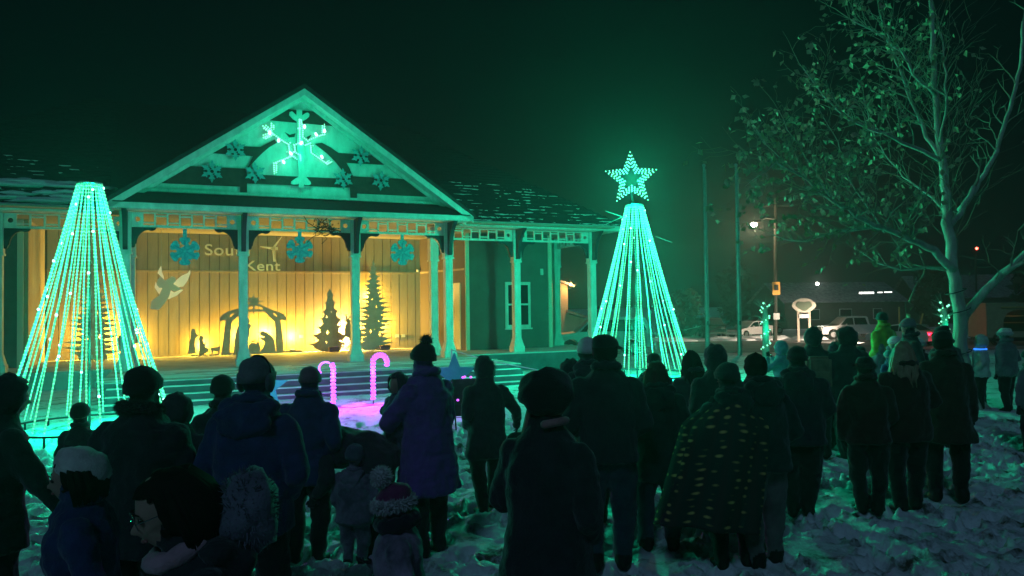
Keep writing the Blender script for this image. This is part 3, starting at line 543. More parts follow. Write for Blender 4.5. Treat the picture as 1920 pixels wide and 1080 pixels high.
# ---------------------------------------------------------------- the two light cones
def light_cone(name, label, x, y, zr, zt, R, r, ns, power, seed):
    r_ = random.Random(seed); g = gz(x, y); o = thing(name, label, 'light tree', (x, y, g), 0, 'cone trees of green lights'); z0 = zr-g; z1 = zt-g
    MB().tube([(0, 0, -.1), (0, 0, z1+.05)], [.02, .015], 8).build('pole', DARKM, o)
    ring = lambda rad, z, th, n=40: MB().tube([(rad*math.cos(2*PI*i/n), rad*math.sin(2*PI*i/n), z) for i in range(n+1)], th, 5)
    ring(R+.02, z0-.06, .018).build('base_ring', DARKM, o); ring(r, z1, .02, 20).build('top_ring', STEEL, o)
    b = MB()
    for i in range(4): a = PI*i/4; b.tube([(-r*math.cos(a), -r*math.sin(a), z1), (r*math.cos(a), r*math.sin(a), z1)], .01, 4)
    b.build('top_spokes', STEEL, o)
    sm_ = MB().tube([(R, 0, z0-.06), (R, 0, -.12)], .018, 5).mesh('stake', DARKM)
    L = math.hypot(R-r, z1-z0); nb = int(L/.058); P0, P1 = Vector((R, 0, z0)), Vector((r, 0, z1)); smes = []; ats = []
    for vi in range(4):                      # a few differently sagging strands
        sg, sw, ph = r_.uniform(.01, .055), r_.uniform(-.035, .035), r_.uniform(0, 1)
        at = lambda f, sg=sg, sw=sw, ph=ph: P0+(P1-P0)*f+Vector((-sg*math.sin(PI*f), sw*math.sin(PI*f)+.008*math.sin(9*f+ph*6), 0))
        b = MB(); b.cm = 2; b.tube([at(i/14) for i in range(15)], .0095, 6); b.cm = 1
        for i in range(nb+1):
            if r_.random() < .96: b.octa(at(min(1, i/nb+r_.uniform(-.0015, .0015))), .0175*r_.uniform(.8, 1.12), .0225)
        ats.append(at); smes.append(b.mesh('light_strand', [DARKM, LED, LEDC]))
    tw = MB()
    for i in range(ns):
        a = 2*PI*(i+r_.uniform(-.36, .36))/ns; vi = r_.randrange(4); link('light_strand', smes[vi], o, (0, 0, 0), a)
        if i % 2 == 0: link('stake', sm_, o, (0, 0, 0), a)
        for k in range(r_.choice((0, 1, 1, 2))):
            q = ats[vi](r_.random()); q = Matrix.Rotation(a, 3, 'Z') @ (q*1.005); tw.ball(q, .022, 6, 4)
    tag(tw.build('twinkle_bulbs', LEDW, o), kind='stuff')
    for i in range(5):
        f = (i+.5)/5; wgt = (R+(r-R)*f); lamp('cone_lamp', 'POINT', (.10, -.15, z0+(z1-z0)*f), power*(wgt+.25)/(5*(R+r)/2+1.25), GREEN, o, min(.32, wgt*.6))
    return o
LT = light_cone('cone_light_tree', 'left cone tree of vertical green light strings with a flat open top', -6.65, 11.75, .30, 4.02, 1.17, .17, 29, CONE_L, 3)
RT = light_cone('cone_light_tree', 'right cone tree of vertical green light strings topped by a lit star', 2.87, 17.3, .46, 4.30, 1.25, .20, 29, CONE_R, 5)
# star on the right cone: black frame carrying rows of bulbs
sr_ = thing('star_topper', 'five pointed star of green bulb rows standing on the right cone tree', 'star', (2.80, 17.25, 4.30), .05)
sb = MB(); fr_ = MB()
for j, k in enumerate((1, .85, .70, .56)):
    lp = star_loop((0, .62), .62*k, .62*k*.46, 5, PI/2+.03)
    for i in range(10):
        a, c = Vector((lp[i][0], 0, lp[i][1])), Vector((lp[(i+1) % 10][0], 0, lp[(i+1) % 10][1])); n_ = max(2, int((c-a).length/.072))
        fr_.tube([a, c], .006, 4)
        for q in range(n_): sb.octa(a+(c-a)*(q/n_)+Vector((0, -.012, 0)), .0165)
fr_.build('star_frame', DARKM, sr_); tag(sb.build('star_bulbs', LEDS, sr_), kind='stuff')
MB().tube([(.04, .02, -.05), (0, .02, .30)], .02, 6).build('star_post', DARKM, sr_)
lamp('star_lamp', 'POINT', (0, -.25, .6), 480, GREEN, sr_, .2)
for a, c in (((-.30, -.2, 4.02), (-.72, -.35, 4.14)), ((-.32, -.15, 4.02), (-.70, -.3, 3.85)), ((.42, -.3, 3.55), (.78, -.4, 3.40)), ((1.1, 0, 1.4), (1.55, .2, 1.48))):
    MB().tube([Vector(a)-Vector((0, 0, .22)), Vector(c)-Vector((0, 0, .22))], .008, 4).build('support_rod', mat('pale_rod', (.5, .55, .5), .5), RT)

# ---------------------------------------------------------------- candy canes, easel sign
def cane(x, y, h, flip, label, lit):
    o = thing('candy_cane_light', label, 'candy cane', (x, y, gz(x, y)), .10, 'purple candy cane lights'); b = MB()
    P = []; z = .10
    while z < h-.14: P.append((0, z)); z += .066
    for i in range(1, 11): a = PI*i/10; P.append((flip*(.13-.13*math.cos(a)), h-.15+.13*math.sin(a)))
    P.append((flip*.26, h-.21)); tube = MB().tube([(x_, 0, z_) for x_, z_ in P], .022, 6); tube.build('cane_frame', mat('white_plastic', (.6, .6, .62), .4), o)
    nl = 0
    for i, (x_, z_) in enumerate(P):
        if lit or i < len(P)-9 or i >= len(P)-1:
            q = P[min(i+1, len(P)-1)]; p_ = P[max(i-1, 0)]; an = math.atan2(q[0]-p_[0], q[1]-p_[1])
            b.smooth = True; b.ball((x_+random.uniform(-.004, .004), -.012, z_), (.054, .05, .030), 9, 6, .15, Matrix.Rotation(an, 3, 'Y')); nl += 1
    b.build('light_segments', PURP, o); MB().tube([(0, 0, -.15), (0, 0, .10)], .012, 5).build('ground_stake', DARKM, o)
    lamp('cane_lamp', 'POINT', (0, -.16, .16), 26, (.55, .004, 1), o, .06); lamp('cane_lamp', 'POINT', (0, -.16, .62), 62, (.38, .03, 1), o, .06)
cane(-3.26, 13.57, .86, -1, 'left purple candy cane light with the unlit bend in its hook', False)
cane(-2.62, 14.01, .93, 1, 'right purple candy cane light with its hook fully lit', True)
MB().tube([(-3.2, 13.5, .22), (-2.9, 13.35, .23), (-2.55, 13.6, .24), (-2.2, 13.7, .24), (-1.6, 13.9, .25)], .008, 4).build('power_cable', DARKM)
tag(COL.objects[-1], 'thin dark cable lying on the snow below the candy canes', 'cable')
ez_ = thing('easel_sign', 'black sandwich board seen from behind with purple bulbs clipped to its edges', 'sign', (-.80, 11.9, gz(-.8, 11.9)), .25)
MB().box((.06, 0, .62), (.46, .02, .80), M=Matrix.Rotation(-.16, 3, 'X')).build('board', mat('black_chalkboard', (.012, .012, .014), .6), ez_)
for x0 in (-.19, .31): MB().tube([(x0, -.42, .0), (x0+.02, -.02, 1.03)], .012, 5).build('leg', DARKM, ez_)
for x0 in (-.19, .31): MB().tube([(x0, .26, -.02), (x0+.02, .10, 1.0)], .012, 5).build('leg', DARKM, ez_)
MB().tube([(-.185, -.22, .50), (.315, -.22, .50)], .007, 4).build('cross_bar', DARKM, ez_); MB().tube([(-.185, -.33, .25), (.315, -.33, .25)], .007, 4).build('cross_bar', DARKM, ez_)
ez_.scale = (1, 1, .72)
for p in ((.0, 0, 1.06), (.03, 0, 1.07), (.13, 0, 1.06), (-.23, -.16, .67), (-.12, -.2, .60)):
    b = MB(); b.smooth = True; b.ball(p, (.022, .022, .026), 8, 6); b.build('bulb', PURP, ez_)
lamp('bulb_lamp', 'POINT', (-.05, .55, .55), 5, (.5, .03, 1), ez_, .05)

# ---------------------------------------------------------------- beyond the lawn: road, verge, houses, vehicles, poles
ASPH = mat('salted_asphalt', (.10, .10, .10), .8, noise_s=.6, amount=.6, tint=(.24, .24, .25), bump=.3, bump_s=20)
def strip(name, y0, y1, x0, x1, dz, m, label, n=40):
    b = MB(); ys = np.linspace(y0, y1, 14)
    V = [(x0+(x1-x0)*i/n, y, gz(0, y)+dz) for y in ys for i in range(n+1)]
    b.add(V, [(j*(n+1)+i, j*(n+1)+i+1, (j+1)*(n+1)+i+1, (j+1)*(n+1)+i) for j in range(13) for i in range(n)]); return tag(b.build(name, m), label, kind='structure')
strip('road', 42, 60.5, -60, 160, .03, ASPH, 'dark salted road beyond the lawn'); strip('parking_lot', 66, 84, 4, 120, .03, mat('packed_snow_lot', (.30, .27, .24), .8, noise_s=.5, amount=.4, tint=(.5, .5, .5)), 'packed snow parking lot under the street lamp')
b = MB(); b.smooth = True
for i in range(70):
    x = random.uniform(4, 70); b.ball((x, random.uniform(61.5, 64), -1.07), (random.uniform(.8, 2.2), random.uniform(.4, .9), random.uniform(.12, .38)), 10, 6, .5)
tag(b.build('snow_bank', SNOWM), 'ploughed snow bank along the road', kind='structure')

def house(name, label, x, y, rz, L, Wd, hw, hr, wm, rm, wins=(), cat='house'):
    o = thing(name, label, cat, (x, y, gz(x, y)-.05), rz)
    MB().box((0, 0, hw/2), (L, Wd, hw)).build('wall', wm, o)
    b = MB(); e = .35; b.add([(-L/2, -Wd/2, hw), (-L/2, Wd/2, hw), (-L/2, 0, hr), (L/2, -Wd/2, hw), (L/2, Wd/2, hw), (L/2, 0, hr)], [(0, 2, 1), (3, 4, 5), (0, 1, 4, 3)]); b.build('gable_end', wm, o)
    b = MB(); k = (hr-hw)/(Wd/2)
    for s in (-1, 1): b.add([(-L/2-e, s*(Wd/2+e), hw-k*e+.02), (L/2+e, s*(Wd/2+e), hw-k*e+.02), (L/2+e, 0, hr+.02), (-L/2-e, 0, hr+.02), (-L/2-e, s*(Wd/2+e), hw-k*e+.14), (L/2+e, s*(Wd/2+e), hw-k*e+.14), (L/2+e, 0, hr+.16), (-L/2-e, 0, hr+.16)], [(0, 1, 2, 3), (7, 6, 5, 4), (0, 4, 5, 1), (1, 5, 6, 2), (3, 7, 4, 0)])
    b.build('roof', rm, o)
    for x0, z0, w0, h0 in wins:
        f = MB().box((x0, -Wd/2-.02, z0), (w0+.14, .06, h0+.14)).build('window', WHITE, o); MB().box((x0, -Wd/2-.055, z0), (w0, .02, h0)).build('pane', GLASSD, f)
    return o
CREAMW = mat('cream_siding', (.52, .42, .30), .8, noise_s=2, amount=.15); DKW = mat('dark_siding', (.07, .06, .055), .85, noise_s=2, amount=.3); SNR = mat('snowy_roof', (.05, .05, .055), .85, noise_s=2.6, amount=.2, tint=(.30, .31, .33))
h1 = house('cream_house', 'cream gabled house lit orange by its corner lamp behind the pavilion', -1.0, 45.2, PI/2, 10, 8, 4.1, 5.6, CREAMW, SNR)
b = MB(); b.add([(-5.05, -4.0, 0), (-5.05, -6.6, 0), (-5.05, -6.6, 1.75), (-5.05, -4.0, 2.55), (-1, -4.0, 0), (-1, -6.6, 0), (-1, -6.6, 1.75), (-1, -4.0, 2.55)], [(0, 1, 2, 3), (7, 6, 5, 4), (1, 5, 6, 2)]); b.build('garage_wall', CREAMW, h1)
b = MB(); b.add([(-5.35, -3.9, 2.65), (-5.35, -6.9, 1.72), (-1, -6.9, 1.72), (-1, -3.9, 2.65), (-5.35, -3.9, 2.78), (-5.35, -6.9, 1.85), (-1, -6.9, 1.85), (-1, -3.9, 2.78)], [(3, 2, 1, 0), (4, 5, 6, 7), (0, 1, 5, 4), (1, 2, 6, 5)]); b.build('garage_roof', SNR, h1)
def sphere_lamp(name, label, x, y, z, r, power, col, strength, group=None, wall=None):
    m_ = mat(name+'_globe_%d' % (abs(hash((round(x, 2), round(y, 2)))) % 9999), (.8, .7, .6), .4, emit=col, strength=strength, sample=False)
    o = thing(name, label, 'lamp', (x, y, z), 0, group); b = MB(); b.smooth = True; b.ball((0, 0, 0), r, 10, 8).build('globe', m_, o)
    MB().box((0, .0, r+.05), (.10, .10, .12)).build('bracket', DARKM, o)
    lamp(name, 'POINT', (0, -r-.12, -.02), power, col, o, r); return o

ORG = (1, .50, .16)
sphere_lamp('porch_lamp', 'orange porch lamp on the corner of the cream house', 3.13, 39.75, 3.13, .07, 120, ORG, 40)
house('dark_house', 'long dark house with snow on its roof across the road', 38.5, 92, .12, 15, 9, 3.2, 5.4, DKW, SNR, ((-4, 1.7, 1.4, 1.1), (0, 1.7, 1.4, 1.1), (4, 1.7, 1.0, 1.1)))
house('dark_house', 'dark house half hidden behind the bare tree', 62, 104, -.1, 14, 9, 3.6, 6.5, DKW, SNR, ((-3, 1.8, 1.2, 1.2), (3, 1.8, 1.2, 1.2)))
sphere_lamp('yard_lamp', 'white yard lamp above the snowy roof of the long dark house', 34.36, 84, 4.1, .16, 260, (1, .93, .80), 45)
o = thing('tube_light', 'row of white strip lights under a dark eave across the road', 'lamp', (39.4, 83, 3.0)); TL = mat('strip_lens', (.8, .8, .8), .4, emit=(1, .97, .9), strength=3, sample=False)
for x0, l in ((0, 1.6), (1.5, .5), (2.4, .8)): MB().box((x0, 0, random.uniform(-.04, .04)), (l, .12, .22 if l > 1 else .12)).build('light_tube', TL, o)
sphere_lamp('red_beacon', 'red light high behind the bare tree', 62.4, 100, 8.95, .16, 0, (1, .08, .05), 20)
MB().tube([(62.4, 100.3, -1.2), (62.4, 100.3, 9)], .12, 6).build('mast', DARKM, COL.objects['red_beacon']).matrix_parent_inverse = COL.objects['red_beacon'].matrix_world.inverted() if False else Matrix.Translation((-62.4, -100, -8.95))

# vehicles
TYRE = mat('tyre_rubber', (.012, .012, .012), .85); RIM = mat('wheel_rim', (.35, .35, .36), .4, .8)
def vehicle(name, label, cat, x, y, rz, L, H, W_, prof, wins, belt, roof, wheels, wr, m, lights=None, glow=None, z=None):
    o = thing(name, label, cat, (x, y, gz(x, y) if z is None else z), rz)
    def tap(me):
        for v in me.vertices:
            if v.co.z > belt: v.co.y *= 1-.20*(v.co.z-belt)/(roof-belt)
        return me
    arch = []
    body = link('body', tap(outline_mesh('body', [prof], W_, m)), o); bevel(body, .025, 2)
    for wn in wins: link('side_window', tap(outline_mesh('side_window', [wn], W_+.012, GLASSD)), o)
    tyre = MB(); tyre.smooth = False
    for s in (-1, 1):
        for wx in wheels:
            t_ = MB().tube([(0, -.11, 0), (0, -.08, 0), (0, .08, 0), (0, .11, 0)], [wr*.93, wr, wr, wr*.93], 18).build('wheel', TYRE, o, (wx, s*(W_/2-.10), wr))
            MB().tube([(0, s*.112-.008, 0), (0, s*.112+.008, 0)], [wr*.58, wr*.58], 12).build('rim', RIM, t_)
    for lx, lz, ly, sz, mm, nm in (lights or ()):
        for s in (-1, 1): bevel(MB().box((lx, s*ly, lz), sz).build(nm, mm, o), .015)
    for s in (-1, 1): MB().ball((prof[0][0]*0-L*.14, s*(W_/2+.10), belt+.06), (.06, .10, .08), 8, 6).build('mirror', m, o)
    return o
HEADL = mat('headlight_glass', (.5, .5, .5), .2); TAILL = mat('tail_light_lit', (.4, .02, .03), .3, emit=(1, .02, .06), strength=9); TAILD = mat('tail_light_dark', (.15, .01, .01), .3)
HEADON = mat('headlight_lit', (.8, .8, .7), .3, emit=(1, .9, .7), strength=14, sample=False)
WPAINT = mat('white_car_paint', (.66, .64, .62), .3, spec=.5, noise_s=4, amount=.08); SILV = mat('pale_car_paint', (.36, .40, .40), .35, .3, noise_s=4, amount=.1); DPAINT = mat('dark_car_paint', (.03, .03, .035), .3)
def arc(cx, r, z0, n=7): return [(cx+r*math.cos(PI-PI*i/n), z0+r*math.sin(PI-PI*i/n)) for i in range(n+1)]
PICK = [(-2.72, .42), (-2.74, .80), (-2.66, 1.02), (-1.35, 1.14), (-.62, 1.80), (-.40, 1.86), (1.0, 1.86), (1.12, 1.80), (1.22, 1.16), (2.72, 1.12), (2.74, .50)]+arc(1.78, .44, .42)[::-1]+arc(-1.80, .44, .42)[::-1]
PW = [[(-1.18, 1.18), (-.62, 1.72), (-.12, 1.74), (-.12, 1.18)], [(-.02, 1.18), (-.02, 1.74), (.92, 1.74), (1.05, 1.18)]]
vehicle('white_pickup', 'white crew cab pickup parked side on across the road, lower side lit by headlights', 'pickup truck', 27.95, 62, .03, 5.45, 1.86, 1.95, PICK, PW, 1.14, 1.86, (-1.80, 1.78), .39, WPAINT, ((-2.72, .88, .72, (.08, .34, .16), HEADL, 'headlight'), (2.73, .88, .86, (.06, .16, .34), TAILD, 'taillight')), z=-1.04)
SED = [(-2.30, .30), (-2.34, .58), (-2.2, .74), (-1.15, .92), (-.42, 1.38), (.1, 1.46), (.75, 1.42), (1.55, 1.04), (2.22, .98), (2.34, .80), (2.32, .34)]+arc(1.42, .37, .30)[::-1]+arc(-1.42, .37, .30)[::-1]
SW = [[(-.98, .95), (-.38, 1.33), (.18, 1.39), (.18, .96)], [(.25, .96), (.25, 1.39), (.70, 1.36), (1.30, 1.02)]]
sed = vehicle('white_sedan', 'white sedan seen from behind with both red tail lights lit', 'car', 27.2, 52, -1.08, 4.6, 1.46, 1.82, SED, SW, .95, 1.46, (-1.42, 1.42), .33, WPAINT, ((-2.29, .62, .64, (.08, .34, .13), HEADON, 'headlight'), (2.28, .80, .66, (.14, .46, .17), TAILL, 'taillight')), z=-1.03)
b = MB().add([(1.56, -.62, 1.05), (1.56, .62, 1.05), (.82, .55, 1.41), (.82, -.55, 1.41)], [(0, 1, 2, 3)]); b.build('rear_window', GLASSD, sed, (.012, 0, .012))
for s in (-1, 1): lamp('tail_lamp', 'POINT', (2.45, s*.66, .80), 5, (1, .03, .06), sed, .05)
lamp('headlight_beam', 'SPOT', (-2.5, 0, .65), 6500, (1, .78, .58), sed, .12, (math.radians(88), 0, PI/2), 1.35)
SUVP = [(-2.3, .40), (-2.34, .85), (-2.1, 1.02), (-1.2, 1.12), (-.55, 1.72), (-.3, 1.80), (2.0, 1.78), (2.3, 1.20), (2.34, .45)]+arc(1.45, .42, .40)[::-1]+arc(-1.45, .42, .40)[::-1]
UW = [[(-1.02, 1.15), (-.50, 1.66), (.1, 1.69), (.1, 1.15)], [(.18, 1.15), (.18, 1.69), (1.05, 1.69), (1.05, 1.15)], [(1.13, 1.15), (1.13, 1.68), (1.85, 1.66), (2.05, 1.18)]]
vehicle('pale_suv', 'pale sport utility vehicle parked beside the pavilion in front of the cream house', 'suv', 4.15, 35.5, 0, 4.65, 1.8, 1.9, SUVP, UW, 1.14, 1.8, (-1.45, 1.45), .37, SILV, ((-2.3, .86, .66, (.08, .32, .16), HEADL, 'headlight'),))
vehicle('parked_car', 'small pale car with a red side marker behind the wrapped light trunk', 'car', 21.3, 67, .5, 4.6, 1.46, 1.82, SED, SW, .95, 1.46, (-1.42, 1.42), .33, WPAINT, ((-2.29, .62, .64, (.08, .34, .13), HEADL, 'headlight'),), z=-1.04)
vehicle('parked_car', 'dark car with a pale bumper parked behind the right flagpole', 'car', 18.1, 68, 1.45, 4.65, 1.8, 1.9, SUVP, UW, 1.14, 1.8, (-1.45, 1.45), .37, DPAINT, ((-2.3, .86, .66, (.08, .32, .16), HEADL, 'headlight'),), z=-1.04)
vehicle('parked_car', 'dark car parked behind the wooden community sign', 'car', 24.6, 74, .2, 4.65, 1.8, 1.9, SUVP, UW, 1.14, 1.8, (-1.45, 1.45), .37, DPAINT, ((-2.3, .86, .66, (.08, .32, .16), HEADL, 'headlight'),), z=-1.04)
# box truck with a wide arched serving hatch
bt = thing('box_truck', 'tan box truck with a wide arched hatch and shelves behind the bare tree', 'truck', (33.6, 50.6, -1.04), -.05); TANP = mat('tan_truck_paint', (.34, .28, .19), .5, noise_s=3, amount=.2)
arch_h = [(-1.05, .95), (1.75, .95), (1.75, 2.15), (1.55, 2.35), (-.35, 2.35), (-.75, 2.15), (-1.0, 1.75)]
link('side_panel', outline_mesh('side_panel', [rect_loop((-2.1, .55), (3.2, 2.75)), arch_h], .06, TANP), bt, (0, -1.1, 0))
MB().span((-2.1, -1.06, .55), (-2.04, 1.1, 2.75)).build('end_panel', TANP, bt); MB().span((-2.0, .9, .55), (3.2, 1.1, 2.75)).build('back_panel', mat('dark_interior', (.06, .05, .04), .8), bt)
MB().span((-2.14, -1.16, 2.753), (3.2, 1.1, 2.84)).build('roof', TANP, bt); MB().span((-2.1, -1.1, .50), (3.2, 1.1, .547)).build('floor', DARKM, bt)
for zz in (1.45, 1.9): MB().span((-.9, .3, zz), (1.7, .85, zz+.06)).build('shelf', TANP, bt)
MB().box((.3, -1.2, 2.55), (2.9, .08, .10)).build('awning_rail', mat('brass_rail', (.55, .40, .16), .4, .4), bt); MB().span((-2.0, -1.15, .30), (3.2, 1, .49)).build('chassis', DARKM, bt)
for wx in (-1.35, 1.6):
    t_ = MB().tube([(0, -.13, 0), (0, .13, 0)], .42, 18).build('wheel', TYRE, bt, (wx, -1.0, .42)); MB().tube([(0, -.145, 0), (0, -.131, 0)], .24, 12).build('rim', RIM, t_)
lamp('hatch_lamp', 'POINT', (.4, -.2, 2.2), 2.5, (1, .62, .25), bt, .08)

# poles, signs
POLEW = mat('pole_wood', (.06, .053, .046), .85, noise_s=5, amount=.3)
up_ = thing('utility_pole', 'wooden utility pole with an orange sign panel and a street lamp arm', 'utility pole', (21.4, 61, gz(21, 61)))
MB().tube([(0, 0, -.2), (.3, 0, 11.6)], [.17, .13], 10).build('pole', POLEW, up_); MB().tube([(.25, -.1, 9.9), (-.6, -.15, 10.0), (-1.6, -.2, 9.6)], .05, 6).build('lamp_arm', STEEL, up_)
MB().box((.1, -.24, 4.25), (.62, .04, 1.05)).build('orange_sign', mat('orange_sign', (.75, .36, .06), .5, emit=(1, .45, .1), strength=.16, sample=False), up_); MB().box((.1, -.27, 4.32), (.34, .02, .45)).build('sign_symbol', mat('sign_black', (.03, .03, .03), .6), up_)  # sign panel gets a little added emission, though it is no lamp
MB().box((.08, -.24, 1.98), (.5, .04, .52)).build('white_sign', WHITE, up_); MB().box((.3, 0, 11.0), (2.4, .12, .14)).build('cross_arm', POLEW, up_)
sl_ = thing('street_lamp', 'bright white street lamp head shining through the left branches of the bare tree', 'street lamp', (19.81, 60.8, 8.42)); b = MB(); b.smooth = True
b.ball((0, 0, 0), (.26, .26, .2), 12, 8).build('globe', mat('street_globe', (.9, .9, .8), .3, emit=(1, .86, .66), strength=60, sample=False), sl_); MB().box((.2, 0, .2), (.7, .3, .12)).build('housing', DARKM, sl_)
lamp('street_light', 'POINT', (0, -.3, -.35), 800, (1, .70, .40), sl_, .25)
for u_, lb in ((7.81, 'left of two bare flagpoles beside the right cone tree'), (9.10, 'right of two bare flagpoles, nearer the bare tree')):
    o = thing('flagpole', lb, 'flagpole', (u_, 30, gz(u_, 30)), 0, 'bare flagpoles'); MB().tube([(0, 0, -.1), (0, 0, 3.0), (0, 0, 7.6)], [.095, .085, .05], 10).build('pole', STEEL, o)
    MB().ball((0, 0, 7.66), .075, 8, 6).build('finial', STEEL, o); MB().box((0, -.11, 1.3), (.05, .05, .16)).build('cleat', DARKM, o); MB().tube([(.07, -.06, 1.3), (.06, -.04, 7.5)], .008, 4).build('halyard', WHITE, o)
    for zz in (3.0, 1.9): MB().tube([(0, 0, zz), (0, 0, zz+.06)], .11, 10).build('collar', STEEL, o)
cs_ = thing('community_sign', 'carved oval community sign on two wooden posts', 'sign', (22.6, 58, gz(22, 58)), -.1)
for s in (-1, 1): MB().box((s*.42, 0, 1.35), (.17, .17, 2.9)).build('post', mat('sign_post', (.35, .30, .24), .7, noise_s=4, amount=.2), cs_)
link('sign_board', outline_mesh('sign_board', [[(.86*math.cos(q)*(1+.05*math.cos(4*q)), 2.85+.56*math.sin(q)) for q in np.linspace(0, 2*PI, 26)[:-1]]], .14, mat('sign_cream', (.50, .46, .38), .6, noise_s=3, amount=.25)), cs_, (0, -.12, 0))
link('sign_relief', outline_mesh('sign_relief', [[(.60*math.cos(q), 2.85+.34*math.sin(q)*(1+.3*math.sin(3*q))) for q in np.linspace(0, 2*PI, 22)[:-1]]], .04, mat('sign_green', (.10, .13, .09), .7)), cs_, (0, -.205, 0))
MB().box((0, -.10, 2.02), (.72, .06, .30)).build('name_board', WHITE, cs_)
for i, (x, y, hgt, lb) in enumerate(((9.47, 28, 2.05, 'small trunk wound with green fairy lights in front of the utility pole'), (15.6, 27, 1.95, 'small trunk wound with green fairy lights beside the bare tree'))):
    g = gz(x, y); o = thing('wrapped_trunk', lb, 'lit tree', (x, y, g), 0, 'trunks wound with fairy lights'); MB().tube([(0, 0, -.1), (.01, 0, hgt*.75), (-.02, 0, hgt*.9)], [.14, .11, .07], 9).build('trunk', BARK, o); tb = MB(); bl_ = MB(); wire = []
    for k in range(16):
        a = random.uniform(0, 2*PI); z0 = hgt*random.uniform(.62, .9); tb.tube([(0, 0, z0), (.2*math.cos(a), .2*math.sin(a), z0+.22), (.42*math.cos(a), .42*math.sin(a), z0+random.uniform(.25, .6))], [.02, .012, .005], 4)
        if k % 4 == 0: bl_.ball((.2*math.cos(a), .2*math.sin(a)-.03, z0+.22), .036, 7, 5)
    tb.build('twigs', BARK, o)
    for k in range(26):
        q = k*.95; z0 = .08+k*hgt*.92/26; wire.append((.15*math.cos(q), .15*math.sin(q), z0)); bl_.ball((.165*math.cos(q), .165*math.sin(q), z0), random.choice((.022, .03, .036)), 7, 5)
    MB().tube(wire, .006, 4).build('wire', DARKM, o); bl_.build('fairy_bulbs', LEDD, o); lamp('trunk_lamp', 'POINT', (0, -.35, hgt*.5), 14, GREEN, o, .15)

# far vegetation
LEAFD = mat('dark_foliage', (.035, .05, .03), .9, noise_s=3, amount=.4)
def bush(name, label, x, y, h, wd, n, cat='bush', z=None):
    o = thing(name, label, cat, (x, y, gz(x, y) if z is None else z)); b = MB()
    for i in range(n):
        u_ = random.random()**.6; a = random.uniform(0, 2*PI); zz = random.random(); r = wd/2*math.sqrt(max(.02, 1-(2*zz-1)**2*.9))*u_*(.8+.4*noise.noise((a, zz*3, x)))
        c = Vector((r*math.cos(a), r*math.sin(a), .15+zz*h)); d = Vector((random.gauss(0, 1), random.gauss(0, 1), random.gauss(0, 1))).normalized(); e = d.orthogonal().normalized(); s = h*random.uniform(.03, .07)
        b.add([c-e*s, c+d*s*1.6, c+e*s, c-d*s*.8], [(0, 1, 2, 3)])
    b.build('crown', LEAFD, o); MB().tube([(0, 0, -.2), (0, 0, h*.7)], [h*.03, h*.01], 6).build('trunk', BARK, o); return o
bush('round_bush', 'round leafy bush in warm light beyond the right cone tree', 16.2, 70, 4.2, 4.4, 900)
for x, y, h, wd, lb in ((50, 88, 7, 6, 'dark tree left of the sedan across the road'), (58, 82, 9, 7, 'tall dark tree behind the bare tree trunk'), (68, 90, 10, 8, 'tall dark tree at the far right'), (30, 100, 8, 6, 'dark tree behind the snowy roof')):
    bush('dark_tree', lb, x, y, h, wd, 1100, 'tree', -1.1)
for x, y, hh, an in ((36.2, 58, 2.2, .25), (38.9, 66, 2.6, .0)):
    tag(MB().box((0, 0, hh/2), (.10, .06, hh), M=Matrix.Rotation(an, 3, 'Y')).build('marker_post', mat('yellow_marker', (.6, .45, .15), .6), None, (x-6.8, y-4, gz(x, y))), 'leaning yellow marker post by the white sedan' if an else 'upright pale marker post by the white sedan', 'post')

# ---------------------------------------------------------------- the half bare tree on the right
tr = thing('bare_tree', 'tall young tree with pale bark, few leaves left and dark light cable round its trunk', 'tree', (7.75, 12.8, gz(7.75, 12.8))); TO = Vector((7.75, 12.8, gz(7.75, 12.8)))
TD = 13.0
tips = []
def limb(P, r0, r1, name='branch', kids=1, seed=0):
    r_ = random.Random(seed); P = [Vector(p)-TO for p in P]; n = len(P)
    for i in range(1, n): P[i] = P[i]+Vector((r_.uniform(-.02, .02), r_.uniform(-.05, .05), 0))
    # resample with slight crookedness
    Q = []
    for a, c in zip(P[:-1], P[1:]):
        k = max(2, int((c-a).length/.16))
        for j in range(k): Q.append(a+(c-a)*(j/k)+Vector((r_.gauss(0, .010), r_.gauss(0, .012), r_.gauss(0, .010))))
    Q.append(P[-1]); m = len(Q); R = [r0+(r1-r0)*(i/(m-1))**(.62 if name == 'trunk' else .8) for i in range(m)]
    MB.smooth = True
    b = MB(); b.smooth = True; b.tube(Q, R, 9 if r0 > .05 else 6); b.build(name, BARK, tr); return Q, R
TW = MB(); LV = MB()
def leaf(c, s):
    d = Vector((random.gauss(0, .7), random.gauss(0, .7), -abs(random.gauss(.5, .5)))).normalized(); e = d.cross(Vector((random.gauss(0, 1), random.gauss(0, 1), random.gauss(0, .4)))).normalized(); nrm = d.cross(e)
    L, wd = s, s*.36
    LV.add([c, c+d*L*.4+e*wd+nrm*s*.10, c+d*L, c+d*L*.4-e*wd+nrm*s*.10, c+d*L*.45], [(0, 1, 4), (1, 2, 4), (2, 3, 4), (3, 0, 4)])
